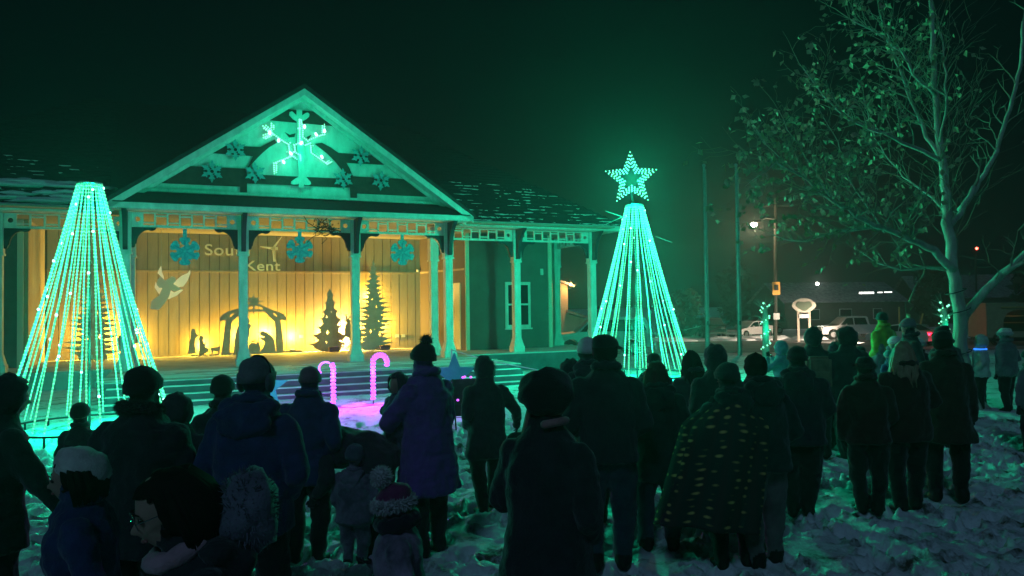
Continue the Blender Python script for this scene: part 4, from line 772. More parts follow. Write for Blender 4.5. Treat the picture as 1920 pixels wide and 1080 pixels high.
def twig(p, d, L, r, depth, leafy):
    P = [p]; q = p.copy(); d = d.normalized(); n = max(3, int(L/.12))
    for i in range(n):
        d = (d+Vector((random.gauss(0, .16), random.gauss(0, .16), random.gauss(.05, .13)))).normalized(); q = q+d*(L/n); P.append(q.copy())
        if depth > 0 and i > 0 and random.random() < .62:
            s = d.cross(Vector((random.gauss(0, 1), random.gauss(0, 1), random.gauss(0, 1)))).normalized(); twig(q, d*.75+s*.75, L*random.uniform(.35, .65), r*.55, depth-1, leafy)
        if random.random() < leafy*(.58 if depth == 0 else .17): leaf(q+Vector((random.gauss(0, .02), random.gauss(0, .02), -.01)), random.uniform(.075, .14))
    TW.tube(P, [max(.0022, r*(1-.8*i/n)) for i in range(n+1)], 4 if r < .012 else 5, False)
def twigs_on(Q, R, n, L, leafy, f0=.25, depth=2):
    for i in range(n):
        f = f0+(1-f0)*(i+random.random())/n; k = min(len(Q)-2, int(f*(len(Q)-1))); d = (Q[k+1]-Q[k]).normalized(); s = d.cross(Vector((random.gauss(0, 1), random.gauss(0, 1), random.gauss(0, 1)))).normalized()
        twig(Q[k], d*.6+s*.75+Vector((0, 0, .18)), L*random.uniform(.6, 1.25)*(1-.35*f), min(R[k]*.55, .014), depth, leafy)
    twig(Q[-1], Q[-1]-Q[-2], L*.9, max(.004, R[-1]*.8), depth, leafy)
trunkQ = limb([(7.776, 12.8, 0.099), (7.707, 12.8, 0.572), (7.65, 12.8, 1.119), (7.656, 12.8, 1.666), (7.597, 12.8, 2.169), (7.561, 12.8, 2.535), (7.557, 12.85, 2.998), (7.564, 12.9, 3.511), (7.517, 12.9, 4.161), (7.519, 13, 4.835), (7.49, 13, 5.493), (7.466, 13, 6.341), (7.474, 13.1, 7.327), (7.429, 13.1, 8.476)], .150, .022, 'trunk')
b = MB(); b.smooth = True
for i in range(7):
    a = 2*PI*i/7+.3; b.tube([(.05*math.cos(a)+.02, .05*math.sin(a), .30), (.16*math.cos(a)+.02, .16*math.sin(a), .08), (.34*math.cos(a)+.02, .34*math.sin(a), -.06)], [.10, .085, .03], 7)
b.build('root_flare', BARK, tr)
limbs = [
 ([(7.72, 12.8, 1.665), (7.842, 12.75, 1.919), (8.01, 12.6, 2.204), (8.292, 12.4, 2.55), (8.677, 12.3, 2.936), (9.267, 12.3, 3.502), (9.733, 12.3, 4.293)], .085, .022, 8, .9, .10),
 ([(8.188, 12.45, 2.439), (8.31, 12.1, 2.603), (8.573, 11.8, 2.768)], .045, .012, 5, .7, .10),
 ([(7.569, 12.8, 2.508), (7.145, 12.6, 2.847), (6.533, 12.4, 3.089), (5.952, 12.2, 3.235), (5.431, 12, 3.479), (5.008, 11.9, 3.72), (4.592, 11.8, 4.007), (4.18, 11.7, 4.206)], .075, .012, 22, 1.0, .75),
 ([(5.995, 12.2, 3.226), (5.515, 12.4, 3.191), (4.929, 12.5, 3.03), (4.43, 12.6, 3.136), (4.033, 12.7, 3.351)], .028, .006, 12, .55, .6),
 ([(7.552, 12.8, 2.526), (7.206, 13, 2.578), (6.839, 13.1, 2.551), (6.47, 13.2, 2.693), (6.192, 13.3, 2.912)], .035, .006, 9, .55, .35),
 ([(7.48, 12.95, 4.45), (7.048, 12.7, 4.572), (6.316, 12.5, 4.81), (5.604, 12.3, 5.04), (5.172, 12.2, 5.391), (4.792, 12.1, 5.823)], .045, .008, 16, .8, .8),
 ([(7.491, 12.95, 4.525), (7.408, 13.2, 4.929), (7.284, 13.4, 5.509), (7.206, 13.5, 6.026), (7.033, 13.6, 6.749), (6.883, 13.7, 7.384)], .045, .010, 13, .8, .6),
 ([(7.456, 13, 5.606), (6.973, 12.8, 5.908), (6.727, 12.7, 6.248), (6.23, 12.6, 6.587), (5.648, 12.5, 6.876)], .040, .008, 14, .75, .85),
 ([(8.2, 13.6, 3.639), (8.687, 13.7, 4.187), (9.064, 13.8, 4.746), (9.352, 13.9, 5.566), (9.603, 14, 6.349), (9.731, 14, 7.263)], .050, .028, 7, .8, .15),
 ([(7.567, 12.9, 3.28), (8.138, 13.5, 3.579), (8.504, 13.6, 4.075)], .055, .045, 2, .6, .1),
 ([(7.517, 13, 4.788), (7.479, 12.7, 5.318), (7.331, 12.5, 5.809), (7.247, 12.4, 6.499)], .025, .010, 7, .7, .25),
 ([(7.555, 12.9, 3.511), (7.409, 13.3, 3.946), (7.145, 13.6, 4.289), (6.773, 13.8, 5.025), (6.642, 13.9, 5.853)], .022, .006, 12, .8, .5),
 ([(6.174, 12.3, 3.146), (5.526, 12, 3.857), (5.073, 11.7, 4.658), (4.87, 11.6, 4.973)], .016, .005, 10, .7, .7),
 ([(5.134, 11.9, 3.632), (4.444, 11.6, 4.56), (4.168, 11.5, 4.998)], .014, .005, 10, .6, .95),
 ([(4.592, 11.8, 4.007), (4.061, 11.7, 4.503), (3.824, 11.6, 4.777)], .012, .004, 10, .55, 1),
 ([(4.18, 11.7, 4.206), (3.882, 11.7, 3.999), (3.669, 11.7, 3.834)], .010, .004, 8, .5, .9),
]
for i, (P, r0, r1, n, L, lf) in enumerate(limbs):
    Q, R = limb(P, r0, r1, 'branch', seed=i); twigs_on(Q, R, int(n*2.3), L, lf)
twigs_on(trunkQ[0][40:], trunkQ[1][40:], 40, 1.0, .3)
for i in range(44):                          # upright water sprouts round the pruning scars
    k = random.randint(14, 34); twig(trunkQ[0][k], Vector((random.gauss(0, .5), random.gauss(0, .4), 1)), random.uniform(.6, 1.5), .007, 1, .1)
tag(TW.build('twigs', mat('twig_bark', (.24, .22, .17), .85), tr), kind='stuff'); tag(LV.build('leaves', mat('dry_leaf', (.36, .40, .24), .7, noise_s=5, amount=.4), tr), kind='stuff')
for zz, wq in ((1.95, .158), (1.62, .162), (1.0, .168), (.55, .172)):
    c = trunkQ[0][min(range(len(trunkQ[0])), key=lambda i: abs(trunkQ[0][i].z-zz))]
    MB().tube([(c.x+wq*math.cos(2*PI*i/16), c.y+wq*math.sin(2*PI*i/16), c.z+.05*math.cos(2*PI*i/16)) for i in range(17)], .009, 5).build('light_cable', DARKM, tr)

# ---------------------------------------------------------------- people
def cloth(name, col, **k):
    a = dict(rough=.85, noise_s=9, amount=.35, bump=.35, bump_s=70, spec=.2, sheen=.25); a.update(k); return mat(name, col, **a)
BLK = cloth('black_coat', (.030, .030, .038)); NAVY = cloth('navy_coat', (.035, .045, .15)); CHAR = cloth('charcoal_coat', (.05, .05, .058)); DGRN = cloth('dark_green_coat', (.014, .045, .035)); MAR = cloth('maroon_coat', (.045, .010, .012))  # dark navy, made bluer to carry the flare tint over the crowd
FLARC = cloth('flare_tinted_coat', (.17, .06, .32)); GRYC = cloth('grey_coat', (.16, .17, .18)); PNKC = cloth('pink_coat', (.33, .13, .18)); PALEC = cloth('pale_hoodie', (.50, .54, .54)); YEL = cloth('hi_vis_jacket', (.22, .36, .03)); BRNC = cloth('brown_coat', (.045, .028, .018))  # the purple of the first coat is lens flare put into its colour
CAMO = cloth('mottled_snowsuit', (.22, .17, .24), noise_s=5, tint=(.035, .03, .05), amount=.9); CAMO2 = cloth('blotched_pink_coat', (.34, .24, .34), noise_s=4.5, tint=(.07, .055, .09), amount=.8)
JEAN = cloth('blue_jeans', (.035, .055, .080)); BPANT = cloth('black_trousers', (.012, .012, .013)); TANPT = cloth('pale_trousers', (.15, .14, .13)); BOOT = mat('dark_boots', (.012, .010, .010), .6, bump=.2)
SKIN = mat('skin', (.48, .29, .22), .55, noise_s=12, amount=.1); GLOVE = cloth('dark_gloves', (.014, .014, .016))
KGREY = cloth('grey_knit', (.20, .20, .21), bump_s=110); KWHT = cloth('cream_knit', (.80, .78, .72), bump_s=110); KBLK = cloth('black_knit', (.014, .014, .016), bump_s=110); KPNK = cloth('dusky_pink_knit', (.24, .13, .17), bump_s=110); KMAR = cloth('magenta_knit', (.22, .03, .12)); KTEAL = cloth('teal_hood_cloth', (.10, .34, .36))
FURW = cloth('white_fur', (.62, .57, .60)); FURD = cloth('dark_fur', (.05, .045, .04)); FURG = cloth('pale_green_fur', (.22, .45, .30)); HAIRD = mat('dark_hair', (.016, .012, .010), .85, spec=.1, noise_s=20, amount=.3); HAIRB = mat('brown_hair', (.06, .035, .02), .5, noise_s=20, amount=.3); HAIRL = mat('blonde_hair', (.36, .27, .16), .5, noise_s=20, amount=.3)
EYE = mat('eye_dark', (.02, .015, .012), .1, spec=.6)

def remesh(mb, mats, prims, vox, name, fold=0, ffreq=9, quilt=0, hemz=0):
    me = mb.mesh(name+'_cage', DARKM); o = bpy.data.objects.new(name, me); COL.objects.link(o)
    r = o.modifiers.new('r', 'REMESH'); r.mode = 'VOXEL'; r.voxel_size = vox; s = o.modifiers.new('s', 'SMOOTH'); s.iterations = 3; s.factor = .5
    out = evaluated(o); bpy.data.objects.remove(o); bpy.data.meshes.remove(me)
    n = len(out.polygons); C = np.zeros(n*3); out.polygons.foreach_get('center', C); C = C.reshape(-1, 3)
    best = np.full(n, 1e9); idx = np.zeros(n, int)
    for kd, a, c, ra, rc in prims:
        a = np.array(a); c = np.array(c); ab = c-a; dC = C-a; t = np.clip((dC[:, 0]*ab[0]+dC[:, 1]*ab[1]+dC[:, 2]*ab[2])/max(1e-9, float((ab*ab).sum())), 0, 1); d = np.sqrt(((dC-t[:, None]*ab)**2).sum(1))-(ra+(rc-ra)*t)
        b_ = d < best; best[b_] = d[b_]; idx[b_] = kd
    idx[(idx == 9) & (C[:, 2] < hemz)] = 1; idx[idx == 9] = 0
    out.materials.clear()
    for q in mats: out.materials.append(q)
    out.polygons.foreach_set('material_index', idx.astype(np.int32)); out.polygons.foreach_set('use_smooth', [True]*n)
    if fold or quilt:
        vk = np.zeros(len(out.vertices), int); 
        lv = np.zeros(len(out.loops), np.int32); out.loops.foreach_get('vertex_index', lv); lt = np.zeros(n, np.int32); out.polygons.foreach_get('loop_total', lt); vk[lv] = np.repeat(idx, lt); vk = vk.tolist()
        sd = random.uniform(0, 50); nv = len(out.vertices); co = np.zeros(nv*3); out.vertices.foreach_get('co', co); co = co.reshape(-1, 3); no = np.zeros(nv*3); out.vertices.foreach_get('normal', no); no = no.reshape(-1, 3); dd = np.zeros(nv)
        for i_ in range(nv):
            if vk[i_] in (0, 1):
                cx, cy_, cz = co[i_]; q = Vector((cx*ffreq+sd, cy_*ffreq, cz*ffreq*.75)); d = noise.noise(q)*fold+noise.noise(q*2.6)*fold*.45
                d += (1-abs(noise.noise(Vector((cx*5+sd, cy_*5, cz*16))))*2)*fold*.35
                if quilt and vk[i_] == 0: d += quilt*(abs(math.sin(cz*PI/.105))-.5)
                dd[i_] = d
        co += no*dd[:, None]; out.vertices.foreach_set('co', co.ravel())
    out.update(); out.name = name; return out

# one relaxed hand with five separate fingers, reused by everyone (wrist at origin, fingers along -z, palm towards +y)
hb = MB(); hb.ball((0, .002, -.048), (.040, .016, .052), 12, 8); hb.tube([(0, 0, .03), (0, 0, -.03)], [.026, .028], 10)
for x, L, dr in ((-.030, .062, -.006), (-.010, .074, 0), (.011, .070, .002), (.030, .055, .007)):
    hb.tube([(x, .004, -.085), (x+dr*.4, .008, -.085-L*.45), (x+dr*.8, .024, -.085-L*.78), (x+dr, .044, -.085-L*.92)], [.0105, .0098, .009, .007], 7)
hb.tube([(.032, .006, -.028), (.052, .016, -.052), (.058, .030, -.080), (.054, .042, -.098)], [.013, .012, .0105, .008], 7)
hand_me = {}
for nm_, m_ in (('glove', GLOVE), ('hand', SKIN)):
    base = remesh(hb, [m_], [(0, (0, 0, 0), (0, 0, -.1), .05, .05)], .0048, nm_); mir = base.copy(); mir.transform(Matrix.Scale(-1, 4, (1, 0, 0))); mir.flip_normals(); hand_me[nm_] = (base, mir)

ARMS = {'side': ((.142, -.012, .625), (.146, .030, .485)), 'pocket': ((.150, -.030, .635), (.105, .070, .560)), 'chest': ((.150, .020, .640), (.050, .120, .680)), 'phone': ((.150, .095, .690), (.060, .150, .810)),
        'hold': ((.152, .045, .640), (.040, .170, .640)), 'out': ((.215, .010, .660), (.300, .050, .555)), 'reach': ((.17, .12, .66), (.19, .26, .56)), 'down': ((.16, .06, .64), (.14, .16, .52))}
def person(x, y, H, yaw, label, coat=BLK, pants=BPANT, boots=BOOT, hem=.47, flare=.01, fat=1, hs=1, arms=('pocket', 'pocket'), lean=None, turn=None, nod=None, stance=None, step=0, hat=None, hood=None, hair=None, hand='glove', face=False, cat='person', vox=None, quilt=0, collar=True, z=None, hooddown=None, knees=0, fold=.017, group=None):
    R_ = random.Random(int(abs(x*1000))+int(H*100)); lean = R_.uniform(0, 6) if lean is None else lean; turn = R_.uniform(-28, 28) if turn is None else turn; nod = R_.uniform(-4, 9) if nod is None else nod; stance = R_.uniform(.042, .075) if stance is None else stance
    step = step or R_.uniform(-.025, .025); hooddown = (R_.random() < .5 and not hood and hem < .5) if hooddown is None else hooddown
    D = math.hypot(x, y); vox = vox or (.0125 if D < 5.2 else .016 if D < 9 else .024)
    o = thing('person', label, cat, (x, y, gz(x, y)-.02 if z is None else z), math.radians(yaw), group)
    sb = (1-.136*hs)/(1-.136); HZ = .50*sb*H; la = math.radians(lean)
    def T(p):
        p = Vector(p); t = ramp(p.z, HZ-.06*H, HZ+.16*H)
        if lean and p.z > HZ-.06*H: p = Vector((0, 0, HZ))+Matrix.Rotation(-la*t, 3, 'X') @ (p-Vector((0, 0, HZ)))
        return p
    NP = Vector((0, .006*H, .855*sb*H)); HR = Matrix.Rotation(math.radians(turn), 3, 'Z') @ Matrix.Rotation(-math.radians(nod), 3, 'X')
    def HT(p): return T(NP+HR @ (Vector(p)*H*hs))          # head space, unit = H*hs, origin at neck base
    mb = MB(); pr = []; h = lambda a, b, c: Vector((a*H, b*H, c*H*sb))
    def seg(kd, a, c, ra, rc, n=12, tf=T):
        a, c = tf(a), tf(c); mb.tube([a, a+(c-a)*.5, c], [ra, (ra+rc)/2, rc], n); mb.ball(a, ra, n, 7); mb.ball(c, rc, n, 7); pr.append((kd, a, c, ra, rc))
    # legs and boots
    for s in (-1, 1):
        st = step*s; hip = h(.050*s, 0, .49); kn = h((.052+stance*.3)*s, .012+st*.5+knees, .275); an = h(stance*s+.0*s, st-.004, .055)
        seg(1, hip, kn, .068*H*fat, .049*H*fat, tf=lambda q: Vector(q)); seg(1, kn, an, .049*H*fat, .037*H, tf=lambda q: Vector(q))
        seg(2, an+Vector((0, 0, .03*H)), an+Vector((0, -.012*H, -.018*H)), .036*H, .034*H, tf=lambda q: Vector(q)); seg(2, an+Vector((0, 0, -.028*H)), an+Vector((.012*H*s, .075*H, -.034*H)), .030*H, .024*H, tf=lambda q: Vector(q))
    # torso / coat
    rings = []
    prof = [(hem, .117+flare, .090+flare*.8), ((hem+.56)/2 if hem < .5 else .535, .116+flare*.45, .090+flare*.4), (.60, .112, .086), (.67, .116, .088), (.73, .119, .089), (.785, .104, .078), (.822, .074, .064), (.855, .052, .050), (.885, .044, .044)]
    prof = [q for i, q in enumerate(prof) if i == 0 or q[0] > hem+.01]
    nn = 22; V = []
    for zz, rx, ry in prof:
        for k in range(nn):
            q = 2*PI*k/nn; ct = math.cos(q); sn = math.sin(q); w_ = 1+.05*math.sin(5*q+H*9)*(1 if zz == hem else .3)*(flare > .02)
            V.append(T(h(rx*fat*abs(ct)**.85*(1 if ct > 0 else -1)*w_, ry*fat*abs(sn)**.9*(1 if sn > 0 else -1)*w_, zz)))
    L = len(prof); mb.add(V, [(i*nn+k, i*nn+(k+1) % nn, (i+1)*nn+(k+1) % nn, (i+1)*nn+k) for i in range(L-1) for k in range(nn)]+[tuple(reversed(range(nn))), tuple((L-1)*nn+k for k in range(nn))])
    for i in range(L-1):
        for sx in (-.5, 0, .5):
            r0 = prof[i][2]*fat*H; a, c = T(h(prof[i][1]*sx*fat, 0, prof[i][0])), T(h(prof[i+1][1]*sx*fat, 0, prof[i+1][0])); pr.append((9, a, c, r0*1.05, prof[i+1][2]*fat*H*1.05))
    # arms and hands
    for s, ps in zip((-1, 1), arms):
        if ps is None: continue
        e, wr = ARMS[ps] if isinstance(ps, str) else ps; e = (e[0]+R_.uniform(-.016, .010), e[1]+R_.uniform(-.02, .03), e[2]+R_.uniform(-.014, .014))
        sh = h(.100*fat*s, -.004, .772); el = h(e[0]*fat*s, e[1], e[2]); wp = h(wr[0]*s, wr[1], wr[2])
        seg(0, sh, el, .046*H*fat**.6, .037*H*fat**.5); seg(0, el, wp, .037*H*fat**.5, .029*H)
        if ps != 'pocket':
            ho = link(hand, hand_me[hand][0 if s < 0 else 1], o); ew = (T(wp)-T(el)).normalized(); up_ = Vector((0, 0, 1)) if ps in ('chest', 'phone', 'hold') else Vector((-s, .3, 0)); zz = -ew; yy = (up_-zz*up_.dot(zz)).normalized(); xx = yy.cross(zz)
            mm = Matrix((xx, yy, zz)).transposed().to_4x4(); sc_ = H/1.72*(.95 if hs == 1 else .88); ho.matrix_local = Matrix.Translation(T(wp)+ew*.022*H) @ mm @ Matrix.Scale(sc_, 4)
    # neck and head
    U = H*hs
    a, c = NP-Vector((0, 0, .03*H)), NP; mb.tube([T(a), HT((0, .004, .05))], [.036*H, .034*U], 12); pr.append((3, T(a), HT((0, 0, .04)), .036*H, .034*U))
    for c_, r_ in (((0, -.002, .082), (.0445, .055, .058)), ((0, .022, .052), (.032, .034, .034)), ((0, .036, .034), (.018, .016, .013))):
        mb.ball(HT(c_), [q*U for q in r_], 14, 10, M=Matrix.Rotation(-la, 3, 'X') @ HR); pr.append((3, HT(c_), HT(c_)+Vector((0, 0, .001)), min(r_)*U, min(r_)*U))
    mb.tube([HT((0, .050, .082)), HT((0, .066, .060)), HT((0, .054, .055))], [.0055*U, .0105*U, .006*U], 8)
    for s in (-1, 1): mb.ball(HT((.044*s, -.004, .070)), [.006*U, .012*U, .018*U], 8, 6, M=HR); mb.ball(HT((.017*s, .048, .088)), [.014*U, .008*U, .005*U], 8, 5, M=HR)
    mb.ball(HT((0, .052, .043)), [.014*U, .006*U, .005*U], 8, 5, M=HR)
    link('body', remesh(mb, [coat, pants, boots, SKIN], pr, vox, 'body', fold, 9/(H/1.7), quilt, (hem*sb-.004)*H if lean < 40 else -9), o)
    RM = Matrix.Rotation(-la, 3, 'X') @ HR
    if face:
        e_ = MB(); e_.smooth = True
        for s in (-1, 1): e_.ball(HT((.018*s, .0485, .079)), .0058*U, 8, 6)
        e_.build('eyes', EYE, o); f_ = MB(); f_.smooth = True; f_.tube([HT((-.014, .0535, .041)), HT((0, .0585, .0415)), HT((.014, .0535, .041))], [.002*U, .0042*U, .002*U], 6); f_.build('lips', mat('lips', (.35, .13, .12), .5), o)
        f_ = MB()
        for s in (-1, 1): f_.tube([HT((.008*s, .054, .092)), HT((.018*s, .0545, .0945)), HT((.029*s, .048, .091))], [.0012*U, .0024*U, .001*U], 5)
        f_.build('eyebrows', HAIRD, o)
    def shell(name, m, rx, ry, rz, cut, jit=0, c0=(0, -.004, .078), nu=28, nv=20, zc=-9, yb=0, strands=0):
        b = MB(); b.smooth = True; b.ball((0, 0, 0), 1, nu, nv); keep = []; V2 = []
        for v in b.v:
            p = Vector(v); k = 1+(noise.noise(p*3.1+Vector((H*7, x, y)))*jit if jit else 0)
            if strands: k += .02*math.sin(math.atan2(p.x, p.z)*strands)
            V2.append((p.x*rx*k, p.y*ry*k+(-p.z*0), p.z*rz*k))
        for f in b.f:
            c = sum((Vector(b.v[i]) for i in f), Vector())/len(f)
            if cut(c) and c.z*rz > zc: keep.append(f)
        b.v = [HT(Vector(c0)+Vector(p)) for p in V2]; b.f = keep; b.m = [0]*len(keep); b.sm = [True]*len(keep); ob = b.build(name, m, o)
        bm = bmesh.new(); bm.from_mesh(ob.data); bmesh.ops.delete(bm, geom=[v for v in bm.verts if not v.link_faces], context='VERTS'); bmesh.ops.solidify(bm, geom=bm.faces[:], thickness=.010*H); bm.to_mesh(ob.data); bm.free(); return ob
    if hair:
        kind, m = hair
        shell('hair', m, .052, .061, .064, lambda c: not (c.y > .45 and c.z < .55) and c.z > -.75, .12, strands=23)
        if kind == 'bob':
            b = MB(); b.smooth = True
            for i in range(190):
                a = random.uniform(.95*PI, 2.05*PI); ca, sa = math.cos(a), math.sin(a); e = random.uniform(-.006, .006)
                b.tube([HT((.040*ca, .046*sa-.010, .125)), HT(((.060+e)*ca, .068*sa-.010, .085)), HT(((.066+e)*ca, .074*sa-.012, .040)), HT(((.062+e)*ca+e, .070*sa-.008, .002+e))], [.005*U, .0065*U, .0065*U, .0012*U], 5)
            b.build('hair_strands', m, o)
        if kind == 'long':
            b = MB(); b.smooth = True
            for i in range(90):
                a = random.uniform(.62*PI, 2.38*PI); ca, sa = math.cos(a), math.sin(a)
                if sa > .35: continue
                p = [HT((.046*ca, .052*sa-.004, .095)), HT((.056*ca, .060*sa-.006, .05)), HT((.062*ca+random.uniform(-.01, .01), .058*sa-.012, -.005)), HT((.066*ca+random.uniform(-.014, .014), .062*sa-.020, -.055)), HT((.066*ca+random.uniform(-.02, .02), .060*sa-.026, -.10-random.uniform(0, .04)))]
                b.tube(p, [.009*U, .011*U, .010*U, .008*U, .002*U], 5)
            b.build('hair_strands', m, o)
        if kind == 'bun': b = MB(); b.smooth = True; b.ball(HT((0, -.055, .118)), .028*U, 12, 9, .25); b.build('hair_bun', m, o)
    if hat:
        kind, m = hat[0], hat[1]; m2 = hat[2] if len(hat) > 2 else m; b = MB(); b.smooth = True; n = 40; R = []
        top = .150 if kind in ('beanie', 'pom') else .140
        ZR = [(.070, 1.05), (.070, 1.13), (.098, 1.15), (.101, 1.06), (.112, 1.04), (.126, .93), (.139, .72), (top-.003, .42), (top, .12)] if kind != 'cap' else [(.088, 1.04), (.090, 1.07), (.108, 1.06), (.122, .98), (.134, .78), (.141, .45), (.143, .1)]
        for zz, k in ZR:
            for i in range(n):
                q = 2*PI*i/n; rb = 1+(.018 if kind != 'cap' else 0)*math.cos(q*20)
                tilt = -.20*math.sin(q)*.055 if kind != 'cap' else 0
                R.append(HT((.050*k*rb*math.cos(q), .060*k*rb*math.sin(q)-.003-(.016*ramp(zz, .10, .15)), zz+tilt*-1*(1 if zz < .1 else .3))))
        b.v = R; L = len(ZR); b.f = [(i*n+k, i*n+(k+1) % n, (i+1)*n+(k+1) % n, (i+1)*n+k) for i in range(L-1) for k in range(n)]+[tuple((L-1)*n+k for k in range(n))]; b.m = [0 if f[0] >= 3*n or kind == 'cap' else 1 for f in b.f]; b.sm = [True]*len(b.f); b.build('cap' if kind == 'cap' else 'beanie', [m, m2], o)
        if kind == 'cap': link('visor', MB().add([HT(p) for p in ((-.040, .048, .092), (-.030, .088, .082), (0, .104, .079), (.030, .088, .082), (.040, .048, .092), (-.040, .046, .088), (-.030, .086, .078), (0, .102, .075), (.030, .086, .078), (.040, .046, .088))], [(4, 3, 2, 1, 0), (5, 6, 7, 8, 9), (0, 1, 6, 5), (1, 2, 7, 6), (2, 3, 8, 7), (3, 4, 9, 8)]).mesh('visor', m), o)
        if kind == 'pom':
            pm = hat[3] if len(hat) > 3 else m; b = MB(); b.smooth = True; pc = HT((hat[4] if len(hat) > 4 else (0, -.012, .170))); b.ball(pc, .024*U, 10, 8, .2); b.smooth = False; b.fur(pc, .022*U, 260, .018*U, wid=.004); b.build('pompom', pm, o)
        if kind == 'furhat':
            b = MB()
            for i in range(14): q = 2*PI*i/14; b.fur(HT((.050*math.cos(q), .058*math.sin(q), .082)), (.016*U,)*3, 60, .016*U, wid=.004)
            b.build('fur_band', m2, o)
    if hood:
        m = hood[0]; shell('hood', m, .066, .078, .084, lambda c: not (c.y > .50 and abs(c.x) < .75 and c.z < .70) and c.z > -.85, .16, (0, -.012, .072))
        if len(hood) > 1:
            b = MB()
            for i in range(22):
                q = 2*PI*i/22; b.fur(HT((.050*math.cos(q), .034, .070+.062*math.sin(q))), (.014*U,)*3, 45, .022*U, wid=.004)
            b.build('fur_trim', hood[1], o)
    elif collar:                             # stand-up collar or folded hood lying on the shoulders
        b = MB(); b.smooth = True; P = []
        for i in range(25):
            q = 2*PI*i/24; P.append(T(h(.050*math.cos(q), .050*math.sin(q)-.006-.010*(math.sin(q) < -.3), .862-.010*math.sin(q))))
        b.tube(P, [.017*H*(1+.25*math.sin(i*1.7+H*5)) for i in range(25)], 9, False); b.build('collar', coat, o)
    if hooddown and not hood:
        b = MB(); b.smooth = True; b.ball(T(h(0, -.070*fat, .800)), (.088*H, .038*H, .062*H), 18, 12, .35); b.ball(T(h(-.055, -.045, .842)), (.045*H, .035*H, .030*H), 12, 8, .3); b.ball(T(h(.055, -.045, .842)), (.045*H, .035*H, .030*H), 12, 8, .3)
        rm = remesh(b, [coat], [(0, (0, 0, 0), (0, 0, 1), 9, 9)], .014, 'folded_hood', .010, 14); link('folded_hood', rm, o)
    return o, T, HT
def ringtube(T, H, z, rx, ry, r, m, name, o, y0=0, fur=0, wid=.0022):
    b = MB(); b.smooth = True; P = [T(Vector((rx*H*math.cos(2*PI*i/24), ry*H*math.sin(2*PI*i/24)+y0*H, (z-.015*math.sin(2*PI*i/24))*H))) for i in range(25)]
    if fur: b.smooth = False; [b.fur(p, (r*H*.8,)*3, fur*3, .020, wid=wid) for p in P[:-1]]
    else: b.tube(P, [r*H*(1+.18*math.sin(i*2.3)) for i in range(25)], 9, False)
    return b.build(name, m, o)

# near row, left to right
o, T, HT = person(-3.065, 4.406, 1.64, -35, 'person in a dark hooded coat cut off by the left edge, arm reaching down', DGRN, arms=('side', ((.16, .09, .62), (.22, .20, .47))), hood=(BLK,), hem=.40, flare=.02)
person(-3.996, 6.905, 1.18, 5, 'child in a dark knit hat standing in front of the left cone tree', BLK, hs=1.22, hat=('beanie', KBLK), arms=('side', 'pocket'))
o, T, HT = person(-2.114, 4.238, 1.70, -8, 'man in a dark beanie and pale fuzzy collar with his back turned, left foreground', BLK, hat=('beanie', KBLK), fat=1.14, hem=.40, arms=('pocket', 'chest'), quilt=.006)
ringtube(T, 1.70, .862, .056, .058, .022, FURD, 'fuzzy_collar', o, -.012, 60)
person(-2.237, 4.982, 1.46, 12, 'smaller person in a dark hooded coat right of the man with the fuzzy collar', CHAR, hood=(CHAR,), hem=.30, flare=.035, fat=1.05)
o, T, HT = person(-1.971, 3.449, 1.38, 112, 'child in a loose cream knit hat looking left in the lower left corner', NAVY, hs=1.14, hair=('bob', HAIRD), face=True, fat=1.2, hem=.36, nod=8, turn=0, quilt=.007)
b = MB(); b.smooth = True; b.ball(HT((0, -.030, .098)), (.098, .125, .088), 26, 16, .14, Matrix.Rotation(.50, 3, 'X')); b.build('slouchy_crown', KWHT, o)
o, T, HT = person(-0.911, 2.391, 1.56, 114, 'woman in glasses with short dark hair leaning left at the bottom edge', BLK, hair=('bob', HAIRD), face=True, hs=1.12, lean=12, nod=10, turn=8, fat=1.1, hem=.42, arms=('chest', 'pocket'), collar=False)
g = MB()
for s in (-1, 1):
    g.tube([HT((.019*s+.0155*math.cos(q), .0585, .079+.012*math.sin(q))) for q in np.linspace(0, 2*PI, 15)], .0011*1.56, 5, False); g.tube([HT((.034*s, .057, .081)), HT((.046*s, .035, .081)), HT((.048*s, -.005, .078))], .0013*1.56, 5)
g.tube([HT((-.005, .062, .082)), HT((.005, .062, .082))], .0014*1.56, 5); g.build('glasses', mat('glasses_frame', (.25, .27, .28), .2, .8), o)
LIL = cloth('lilac_fleece', (.20, .19, .25)); b = MB(); b.smooth = True; c_ = T(Vector((0, -.115*1.56, .865*1.56))); b.ball(c_, (.125, .10, .13), 20, 14, .3); b.smooth = False; b.fur(c_, (.12, .095, .125), 900, .024, wid=.0025); b.build('fleece_hood', LIL, o)
ringtube(T, 1.56, .838, .056, .060, .020, cloth('pink_scarf', (.55, .30, .36)), 'scarf', o, .01)
person(-2.207, 5.692, 1.52, 22, 'teenager in dark clothes holding both hands up to the face beside the grey beanie man', BLK, hat=('beanie', KBLK), arms=('phone', 'phone'), hem=.45)
o, T, HT = person(-1.486, 4.238, 1.74, -4, 'broad man in a grey beanie and ear muffs with his back turned, navy coat', NAVY, hat=('beanie', KGREY, KGREY), fat=1.07, hem=.45, arms=('pocket', 'pocket'), fold=.014)
for s in (-1, 1): b = MB(); b.smooth = True; b.ball(HT((.056*s, -.004, .066)), (.022, .055, .055), 12, 8, .1); b.build('ear_muff', GRYC, o)
MB().tube([HT((.056*math.cos(q), -.004, .075+.082*math.sin(q))) for q in np.linspace(0, PI, 14)], .008, 6).build('muff_band', DARKM, o)
o, T, HT = person(-1.65, 5.98, 1.55, -6, 'person in a dusky pink ribbed hat and dark hooded parka near the candy canes', NAVY, BPANT, hat=('beanie', KPNK, KPNK), hem=.42, fat=1.06, quilt=.006, arms=('side', 'pocket'))
